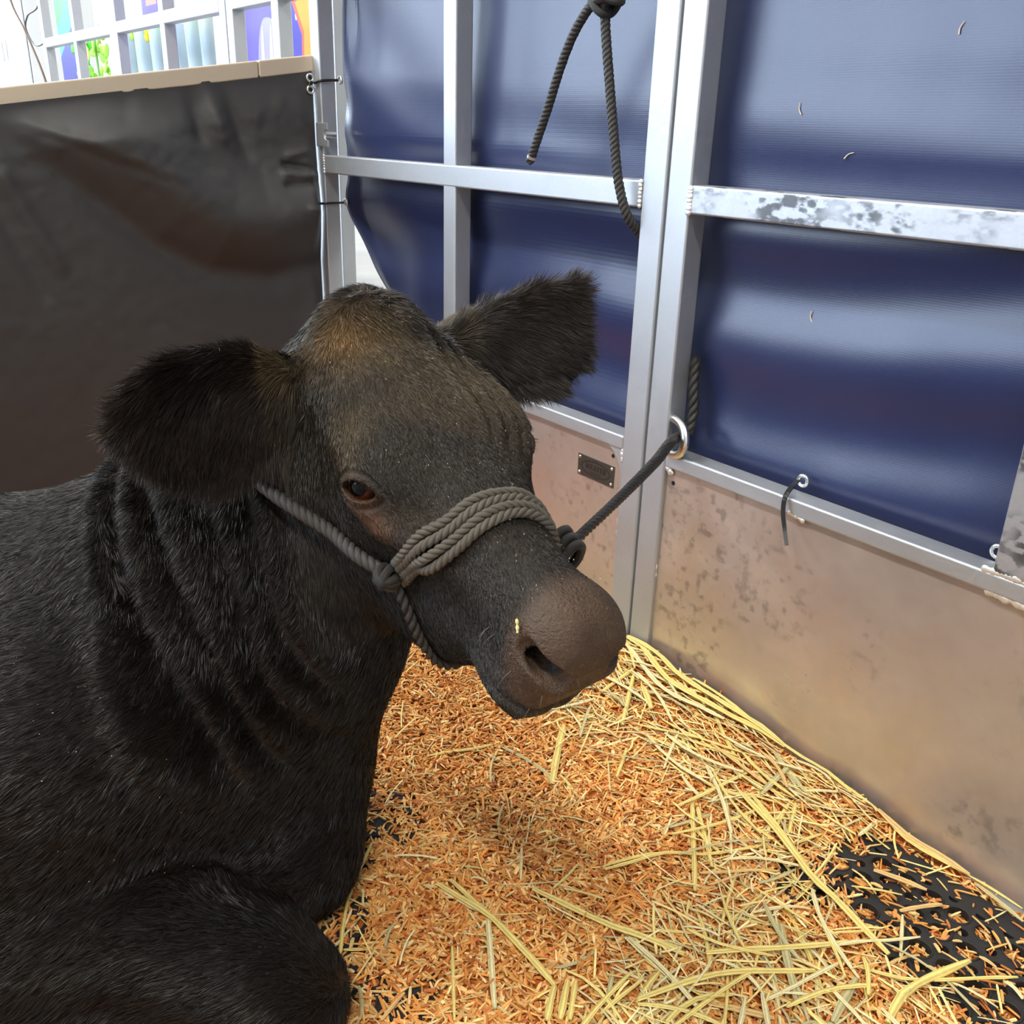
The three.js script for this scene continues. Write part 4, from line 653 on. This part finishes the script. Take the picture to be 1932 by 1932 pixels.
const laidStraw = [
  [0.0093,'y',2,[-0.848,0.654,-0.758,0.630,-0.625,0.627]],
  [0.0073,'y',2,[-0.845,0.634,-0.752,0.628,-0.636,0.623]],
  [0.0083,'p',1,[-0.839,0.654,-0.773,0.632]],
  [0.0085,'y',2,[-0.625,0.627,-0.591,0.667]],
  [0.0101,'y',2,[-0.764,0.551,-0.641,0.505,-0.570,0.460]],
  [0.0083,'p',1,[-0.763,0.629,-0.643,0.705]],
  [0.0050,'y',1,[-0.751,0.694,-0.658,0.753]],
  [0.0055,'y',1,[-0.984,0.682,-0.899,0.768,-0.819,0.820]],
  [0.0052,'y',1,[-0.834,0.807,-0.805,0.773]],
  [0.0069,'y',1,[-1.106,0.507,-1.081,0.449,-1.064,0.397]],
  [0.0075,'g',1,[-1.061,0.392,-0.970,0.371,-0.905,0.388]],
  [0.0120,'y',1,[-1.039,0.263,-0.975,0.334,-0.925,0.384]],
  [0.0049,'y',1,[-0.940,0.355,-0.869,0.370]],
  [0.0091,'y',2,[-0.620,0.610,-0.582,0.654]],
  [0.0073,'y',2,[-0.614,0.602,-0.575,0.645]],
  [0.0052,'p',1,[-0.950,0.243,-0.934,0.181]],
  [0.0044,'p',1,[-0.846,0.507,-0.789,0.553]],
  [0.0055,'g',1,[-0.774,0.817,-0.740,0.831,-0.725,0.847]],
  [0.0070,'p',2,[-0.626,0.506,-0.570,0.506,-0.516,0.503]],
  [0.0051,'y',2,[-0.738,0.445,-0.721,0.377,-0.684,0.322]],
  [0.0051,'g',1,[-0.654,0.615,-0.636,0.586,-0.636,0.544]],
  [0.0055,'t',1,[-0.715,0.819,-0.732,0.777]],
  [0.0042,'y',1,[-0.928,0.293,-0.900,0.245]],
  [0.0037,'y',1,[-0.825,0.491,-0.821,0.454]],
  [0.0117,'y',3,[-0.730,0.154,-0.627,0.182,-0.545,0.213,-0.410,0.241]],
  [0.0076,'y',3,[-0.716,0.144,-0.620,0.180,-0.562,0.200]],
  [0.0130,'y',3,[-1.151,-0.001,-0.982,0.047,-0.854,0.031,-0.754,-0.001]],
  [0.0111,'y',4,[-1.143,-0.012,-0.971,0.030,-0.845,0.019,-0.760,-0.002]],
  [0.0104,'p',3,[-1.146,0.022,-0.979,0.068,-0.863,0.044]],
  [0.0070,'y',3,[-0.968,-0.052,-0.867,-0.009,-0.767,0.007,-0.717,-0.012,-0.621,0.017]],
  [0.0082,'y',2,[-0.830,0.179,-0.750,0.172,-0.706,0.128]],
  [0.0065,'p',2,[-0.820,0.195,-0.752,0.212,-0.750,0.172]],
  [0.0075,'y',2,[-0.764,0.229,-0.629,0.371]],
  [0.0068,'y',2,[-0.757,0.227,-0.646,0.316]],
  [0.0105,'y',2,[-0.665,0.515,-0.610,0.488,-0.562,0.464]],
  [0.0091,'y',3,[-0.545,0.442,-0.503,0.372,-0.440,0.253]],
  [0.0094,'y',3,[-0.549,0.559,-0.509,0.450,-0.448,0.347]],
  [0.0067,'p',3,[-0.539,0.226,-0.488,0.276,-0.409,0.310]],
  [0.0057,'y',3,[-0.419,0.295,-0.373,0.260,-0.293,0.137]],
  [0.0113,'y',3,[-0.350,0.340,-0.362,0.278,-0.352,0.214,-0.342,0.164]],
  [0.0097,'t',2,[-0.495,0.493,-0.434,0.445]],
  [0.0103,'g',3,[-0.523,0.319,-0.480,0.362,-0.431,0.405]],
  [0.0111,'g',3,[-0.389,0.393,-0.411,0.312]],
  [0.0059,'y',2,[-0.732,0.446,-0.707,0.356,-0.665,0.298,-0.635,0.216]],
  [0.0059,'p',3,[-0.645,0.294,-0.599,0.222,-0.571,0.198]],
  [0.0122,'t',2,[-0.575,-0.004,-0.521,0.015,-0.424,0.003]],
  [0.0076,'y',2,[-0.562,0.004,-0.509,0.022,-0.423,0.010]],
  [0.0050,'y',2,[-0.424,0.003,-0.347,0.010]],
  [0.0078,'g',2,[-0.409,0.019,-0.335,0.034]],
  [0.0099,'g',3,[-0.724,0.039,-0.708,0.132]],
  [0.0100,'g',2,[-0.762,0.030,-0.674,0.064]],
  [0.0101,'t',2,[-0.511,0.118,-0.444,0.091]],
  [0.0070,'p',2,[-0.567,0.072,-0.566,0.027]],
  [0.0077,'t',2,[-0.445,0.157,-0.417,0.098]],
  [0.0047,'p',2,[-0.439,0.160,-0.401,0.227]],
  [0.0043,'y',2,[-0.512,0.171,-0.460,0.127]],
  [0.0038,'p',2,[-0.604,0.551,-0.556,0.529]],
  [0.0063,'p',3,[-0.621,0.505,-0.554,0.506,-0.478,0.513]],
  [0.0061,'p',1,[-0.951,0.246,-0.934,0.184]],
  [0.0084,'y',2,[-0.975,0.182,-1.062,0.071]],
  [0.0086,'y',2,[-1.070,0.148,-1.074,0.060]],
  [0.0037,'y',3,[-0.508,0.443,-0.464,0.498]],
  [0.0049,'g',3,[-0.468,0.369,-0.406,0.417]],
  [0.0065,'y',2,[-0.662,-0.021,-0.567,0.002]],
  [0.0065,'p',2,[-0.674,0.064,-0.632,0.023]],
  [0.0061,'y',2,[-0.610,0.165,-0.601,0.119]],
  [0.0038,'p',3,[-0.345,0.216,-0.285,0.202]],
  [0.0063,'p',3,[-0.299,0.157,-0.273,0.165]],
  [0.0055,'p',3,[-0.557,0.333,-0.516,0.263]],
  [0.0063,'y',2,[-0.672,0.106,-0.648,0.169]],
  [0.0063,'y',2,[-0.665,0.098,-0.630,0.160]],
  [0.0046,'y',3,[-0.491,0.273,-0.419,0.323]],
  [0.0046,'y',2,[-0.619,0.479,-0.571,0.421]],
  [0.0039,'y',3,[-0.523,0.356,-0.493,0.410]],
  [0.0055,'y',3,[-0.560,0.610,-0.565,0.533]],
  [0.0079,'y',3,[-0.505,0.555,-0.506,0.509,-0.484,0.463]],
  [0.0056,'g',3,[-0.597,0.555,-0.566,0.594]],
  [0.0121,'y',2,[-1.026,0.083,-0.970,0.116]],
  [0.0059,'t',2,[-0.340,0.142,-0.318,0.141]]
];
const singled = { 0: 'thick yellow stalk slanting beside the knee towards the bottom edge', 4: 'long thick yellow stalk in the middle of the shavings', 5: 'flat pale stalk standing out below the split bundle', 7: 'thin yellow stalk curving along the calf chest', 10: 'grey green dry leaf blade lying below the muzzle', 11: 'short broad yellow stalk below the chin', 24: 'longest thick yellow stalk running towards the black mat', 26: 'broad yellow stalk leaning along the foot of the right gate', 35: 'thick level yellow stalk crossing left of the black mat', 39: 'wide curved yellow blade at the lower edge of the black mat', 45: 'tan splintered stalk lying against the foot of the right gate', 51: 'tan thick splinter lying on the black mat' };
laidStraw.forEach(([w, c, l, pts], i) => stalk(w, c, l, pts, singled[i]));
// where straw gathers: a wedge along the gates widening towards the near right
const strawy = (x, z) => { const edge = x < -1.0 ? 0.25 : x < -0.8 ? mix(0.25, 0.18, (x + 1.0) / 0.2) : x < -0.68 ? mix(0.18, 0.26, (x + 0.8) / 0.12) : mix(0.26, 0.62, sst(-0.68, -0.58, x)); let k = 1 - sst(edge - 0.04, edge + 0.07, z); if (x > -0.58) k *= 1 - clamp(1.3 * gs(Math.hypot((x + 0.38) / 0.24, (z - 0.11) / 0.15), 1.0), 0, 1); k *= 1 - sst(-0.32, -0.15, x) * 0.7; return k; };
const scatter = (f) => { for (let g = 0; g < 60; g++) { const x = rr(-1.55, -0.05), z = rr(0.012, 0.75); if (rnd() < strawy(x, z)) return f(x, z); } };
for (let i = 0; i < 200; i++) scatter((x, z) => {
  const L = rr(0.05, 0.17), wallward = z < 0.16 && x < -0.6, a = wallward ? rr(-0.5, 0.5) : rr(0, Math.PI), dx = Math.cos(a) * L / 2, dz = Math.sin(a) * L / 2, b = rr(-0.02, 0.02) * L * 6;
  const c = 'yyyyppgt'[rnd() * 8 | 0]; stalk(rr(0.0034, 0.0072), c, 1 + (rnd() * 4 | 0), [x - dx, Math.max(0.012, z - dz), x + b * dz / L, Math.max(0.012, z + b), x + dx, Math.max(0.012, z + dz)]);
});
{
  const m4 = new THREE.Matrix4(), q4 = new THREE.Quaternion(), eu = new THREE.Euler(), col = new THREE.Color(), geos = [0, 1, 2].map((k) => stalkGeo([V(-0.5, 0, 0), V(-0.15, 0.01 * k, 0.03 * k), V(0.2, 0.012 * k, 0.025 * k), V(0.5, 0, 0)], 0.06, 0.5)), lists = geos.map(() => []);
  for (let i = 0; i < 1900; i++) {
    const put = (x, z) => { const L = rr(0.02, 0.085), wallward = z < 0.14 && x < -0.6; eu.set(rr(-0.4, 0.4), wallward ? rr(-0.6, 0.6) : rr(0, 6.283), rr(-0.16, 0.16)); q4.setFromEuler(eu); const c = [[0.96, 0.77, 0.28], [0.95, 0.82, 0.44], [0.70, 0.62, 0.32], [0.94, 0.72, 0.28]][rnd() * 4 | 0], v = rr(0.7, 1.1), w = rr(0.0014, 0.0038) / 0.06; lists[i % 3].push([m4.compose(V(x, Math.max(ground(x, z), MATY) + rr(0.001, 0.014), Math.max(0.02 + (wallward ? 0 : L * 0.5 * Math.abs(Math.sin(eu.y))), z)), q4, V(L, w, w)).clone(), c[0] * v, c[1] * v, c[2] * v]); };
    if (i < 1720) scatter(put); else put(rr(-1.4, -0.5), rr(0.2, 0.85));
  }
  const t = thing('straw_litter', 'fine broken straw strewn thickly along the gates', 'straw', [0, 0, 0], undefined, 'stuff'), sm = std({ color: L3(1, 1, 1), roughness: 0.55 });
  geos.forEach((g, j) => { const im = new THREE.InstancedMesh(g, sm, lists[j].length); im.name = 'broken_straw'; im.userData = { kind: 'stuff' }; im.castShadow = im.receiveShadow = true; lists[j].forEach((e, i) => { im.setMatrixAt(i, e[0]); im.setColorAt(i, col.setRGB(e[1], e[2], e[3])); }); t.add(im); });
}
// ================================================================ beyond the open frames: display boards, table with vases, cords
{
  const canvasTex = (w, h, f) => { const cv = document.createElement('canvas'); cv.width = w; cv.height = h; f(cv.getContext('2d'), w, h); const t = new THREE.CanvasTexture(cv); t.colorSpace = THREE.SRGBColorSpace; return t; };
  const white = std({ color: L3(0.62, 0.63, 0.64), roughness: 0.6 });
  const board = (name, label, x0, x1, y1, z, t) => { const g = thing(name, label, 'board', [(x0 + x1) / 2, 0, z]), w = (x1 - x0) / 2; part('panel', box(-w, 0.0, -0.02, w, y1, 0, 0.002), white, g); const f = new THREE.PlaneGeometry(2 * w - 0.006, y1 - 0.9); f.translate(0, (y1 + 0.9) / 2 - 0.003, 0.0012); part('print', f, std({ map: t, roughness: 0.55 }), g); };
  board('display_board', 'purple printed board with an orange star beside the hinge post', -4.07, -3.42, 1.95, -0.5, canvasTex(512, 830, (c, w, h) => {
    c.fillStyle = '#3a2fae'; c.fillRect(0, 0, w, h); for (let i = 0; i < 40; i++) { c.fillStyle = `rgba(${80 + i},${66 + i},205,0.05)`; c.fillRect(0, 0, w * (0.2 + i * 0.012), h); }
    c.fillStyle = '#9d99d8'; c.beginPath(); c.moveTo(90, 830); c.quadraticCurveTo(60, 470, 150, 440); c.quadraticCurveTo(260, 430, 310, 560); c.lineTo(330, 830); c.closePath(); c.fill(); c.fillStyle = '#c3c0ea'; for (const x of [120, 185, 250]) { c.beginPath(); c.ellipse(x, 650, 14, 190, 0.06, 0, 7); c.fill(); }
    c.fillStyle = '#ffffff'; for (const [x, y] of [[40, 380], [250, 420], [340, 610], [380, 450], [360, 700], [300, 360], [140, 330]]) { c.beginPath(); c.ellipse(x, y, 6, 11, 0, 0, 7); c.fill(); }
    const star = (cx, cy, R, col) => { c.fillStyle = col; c.beginPath(); for (let i = 0; i < 10; i++) { const a = -Math.PI / 2 + i * Math.PI / 5, r = i % 2 ? R * 0.52 : R; c.lineTo(cx + Math.cos(a) * r, cy + Math.sin(a) * r * 1.5); } c.closePath(); c.fill(); };
    star(478, 470, 130, '#ef5a3c'); star(484, 466, 112, '#f59a0c'); c.fillStyle = '#6b3fb0'; c.fillRect(0, 0, w, 60);
  }));
  board('display_board', 'blue board with a green and cyan stripe at the far left', -7.92, -7.42, 1.95, -0.7, canvasTex(256, 512, (c, w, h) => { c.fillStyle = '#160a78'; c.fillRect(0, 0, w, h); c.fillStyle = '#1f93c4'; c.beginPath(); c.moveTo(0, 0); c.lineTo(w, 0); c.lineTo(w, 150); c.lineTo(0, 260); c.fill(); c.fillStyle = '#1cc41c'; c.beginPath(); c.moveTo(0, 0); c.lineTo(w, 0); c.lineTo(w, 60); c.lineTo(0, 170); c.fill(); c.fillStyle = '#f0b9b4'; c.beginPath(); for (let i = 0; i < 10; i++) { const a = -1.57 + i * 0.628, r = i % 2 ? 22 : 50; c.lineTo(200 + Math.cos(a) * r, 385 + Math.sin(a) * r); } c.fill(); }));
  board('display_board', 'violet board with a pink arc behind the leafy plants', -7.25, -6.65, 1.95, -1.1, canvasTex(256, 512, (c, w, h) => { c.fillStyle = '#4b3599'; c.fillRect(0, 0, w, h); c.fillStyle = '#e2745c'; c.fillRect(40, 0, 90, 110); c.strokeStyle = '#f47ad0'; c.lineWidth = 14; c.beginPath(); c.arc(40, 60, 130, 0.2, 1.2); c.stroke(); }));
  { const g = thing('display_post', 'pale pinkish square post beside the purple board', 'post', [-4.24, 0, -0.5]); part('shaft', box(-0.05, 0.01, -0.05, 0.05, 2.0, 0.05, 0.004), std({ color: L3(0.74, 0.68, 0.70), roughness: 0.6 }), g); part('foot', box(-0.12, 0, -0.12, 0.12, 0.012, 0.12, 0.003), white, g); }
  { const g = thing('display_table', 'white display table holding the row of clear vases', 'table', [-5.6, 0, -0.75]); part('tabletop', box(-0.92, 1.17, -0.22, 0.92, 1.205, 0.22, 0.004), white, g); for (const [x, z] of [[-0.87, -0.18], [0.87, -0.18], [-0.87, 0.18], [0.87, 0.18]]) part('leg', box(x - 0.02, 0, z - 0.02, x + 0.02, 1.17, z + 0.02, 0.003), white, g); }
  const clear = phy({ color: L3(0.66, 0.76, 0.82), roughness: 0.25, transmission: 0.55, thickness: 0 });
  const prof = [[0.0, 0], [0.052, 0], [0.056, 0.02], [0.062, 0.26], [0.066, 0.27], [0.062, 0.272], [0.057, 0.255], [0.05, 0.012], [0, 0.010]].map(([a, b]) => new THREE.Vector2(a, b)), vaseG = new THREE.LatheGeometry(prof, 20);
  const bloom = (r) => { const l = []; for (let i = 0; i < 6; i++) { const s = new THREE.SphereGeometry(r * 0.42, 10, 8), a = i / 6 * 6.283; s.scale(1, 1.1, 0.7); s.translate(Math.cos(a) * r * 0.62, Math.sin(a) * r * 0.62, 0); l.push(s); } const c = new THREE.SphereGeometry(r * 0.4, 10, 8); l.push(c); return merge(l); };
  const stem = std({ color: L3(0.20, 0.42, 0.12), roughness: 0.6 }), yel = std({ color: L3(0.85, 0.68, 0.02), roughness: 0.5 }), lime = std({ color: L3(0.38, 0.70, 0.08), roughness: 0.5 });
  const place = ['first', 'second', 'third', 'fourth', 'fifth', 'sixth'], vx = [-6.25, -5.98, -5.72, -5.42, -5.16, -4.96];
  vx.forEach((x, i) => { const g = thing('vase', `tall clear vase, ${place[i]} from the left on the display table`, 'vase', [x, 1.205, -0.70], 'clear vases'); part('glass', vaseG, clear, g); });
  [[-6.2, 'lime', 1.49], [-5.94, 'yellow', 1.47], [-5.74, 'lime', 1.45], [-5.17, 'lime', 1.465], [-4.985, 'yellow', 1.47]].forEach(([x, c, y], i) => { const g = thing('flower', `${c === 'yellow' ? 'bright yellow' : 'lime green'} flower, ${place[i]} from the left above the clear vases`, 'flower', [x, 1.22, -0.70], 'flowers in the vases'); const b = bloom(0.052); b.translate(0, y - 1.22, 0.01); part('bloom', b, c === 'yellow' ? yel : lime, g); part('stem', tube([V(0, 0, 0), V(0.004, (y - 1.22) / 2, 0), V(0, y - 1.25, 0)], 0.004, 10, 6), stem, g); });
  srand(31);
  const leafMat = [std({ color: L3(0.10, 0.55, 0.06), roughness: 0.5 }), std({ color: L3(0.42, 0.80, 0.10), roughness: 0.5 })];
  [[-7.04, 1.0, 'dark'], [-6.72, 1.0, 'bright']].forEach(([x, y, w], k) => {
    const g = thing('leafy_plant', `${w} green leafy plant behind the open frame`, 'plant', [x, 0, -0.62]), pot = new THREE.LatheGeometry([[0, 0], [0.10, 0], [0.13, 1.0], [0.12, 1.0], [0.11, 0.9], [0, 0.9]].map(([a, b]) => new THREE.Vector2(a, b)), 20); part('planter', pot, white, g);
    for (let i = 0; i < 26; i++) { const l = new THREE.SphereGeometry(0.05, 8, 6); l.scale(1, 0.55, 0.16); l.rotateZ(rr(-1.2, 1.2)); l.rotateY(rr(-0.8, 0.8)); l.translate(rr(-0.12, 0.12), rr(1.08, 1.52), rr(-0.06, 0.06)); part('leaf', l, leafMat[k], g); }
    part('stem', tube([V(0, 0.85, 0), V(0.01, 1.2, 0), V(0, 1.5, 0)], 0.006, 10, 6), stem, g);
  });
  { const g = thing('white_cabinet', 'white cabinet at the far left edge beyond the frames', 'cabinet', [-10.8, 0, -1.2]); part('body', box(-0.9, 0.0, -0.3, 0.9, 2.3, 0.28, 0.01), white, g); for (const s of [-0.45, 0.45]) { const d = part('door', box(s - 0.43, 0.05, 0.285, s + 0.43, 2.25, 0.305, 0.006), white, g); part('handle', box(s * 0.2 - 0.012, 1.5, 0.307, s * 0.2 + 0.012, 1.68, 0.335, 0.004), steel, d); } part('notice', box(0.25, 1.70, 0.307, 0.52, 2.05, 0.309, 0), std({ color: L3(0.85, 0.78, 0.45), roughness: 0.8 }), g); }
  const cord = std({ color: L3(0.10, 0.05, 0.03), roughness: 0.5 }), cord2 = std({ color: L3(0.06, 0.055, 0.05), roughness: 0.5 });
  solo('cord', tube([V(-6.75, 1.95, -0.16), V(-6.64, 1.631, -0.16), V(-6.36, 1.451, -0.155), V(-6.06, 1.22, -0.15), V(-5.9, 1.0, -0.15)], 0.006, 30, 7), cord, 'straight brown cord slanting down behind the frames at far left', 'cord');
  solo('cord', tube([V(-5.90, 1.95, -0.15), V(-5.92, 1.58, -0.15), V(-6.24, 1.52, -0.15), V(-6.32, 1.475, -0.15), V(-6.21, 1.39, -0.15), V(-6.03, 1.369, -0.15), V(-5.80, 1.421, -0.15), V(-5.76, 1.52, -0.15), V(-5.84, 1.62, -0.15), V(-5.86, 1.95, -0.15)], 0.0045, 70, 7), cord2, 'looped dark cable hanging at the frame post on the far left', 'cable');
}
// bits of bedding stuck to the right tarp and the muzzle
{
  const bit = std({ color: L3(0.80, 0.66, 0.45), roughness: 0.7 }), put = (p, a, L, label) => { const d = V(Math.cos(a), Math.sin(a), 0).multiplyScalar(L / 2), k = V(-d.y, d.x, 0).multiplyScalar(0.25); solo('straw_bit', tube([p.clone().sub(d), p.clone().add(k), p.clone().add(d)], (t) => 0.0011 * (1 - 0.5 * t), 8, 5), bit, label, 'straw bit', 'bits stuck to the right tarp'); };
  for (const [x, y, a, L, label] of [[-0.951, 1.046, 1.9, 0.017, 'tiny straw bit high on the right tarp near the post'], [-0.8557, 0.9836, 0.55, 0.017, 'tiny straw bit just above the middle rail on the right tarp'], [-0.8843, 0.747, 1.8, 0.017, 'tiny straw bit under the middle rail on the right tarp'], [-0.722, 1.141, 1.3, 0.015, 'tiny pale curl at the top right of the right tarp']]) put(V(x, y, billow(x, y) + 0.0016), a, L, label);
  const p = onCalf(fromHead(-0.046, -0.032, 0.413), 0.003); solo('straw_bit', tube([p.clone().add(V(-0.001, 0.006, 0)), p, p.clone().add(V(0.002, -0.006, 0.001))], (t) => 0.0008 + 0.0009 * Math.abs(Math.sin(t * 7)), 12, 6), std({ color: L3(0.85, 0.75, 0.30), roughness: 0.6 }), 'small yellow husk stuck on the calf muzzle', 'straw bit');
}
renderer.render(scene, camera);
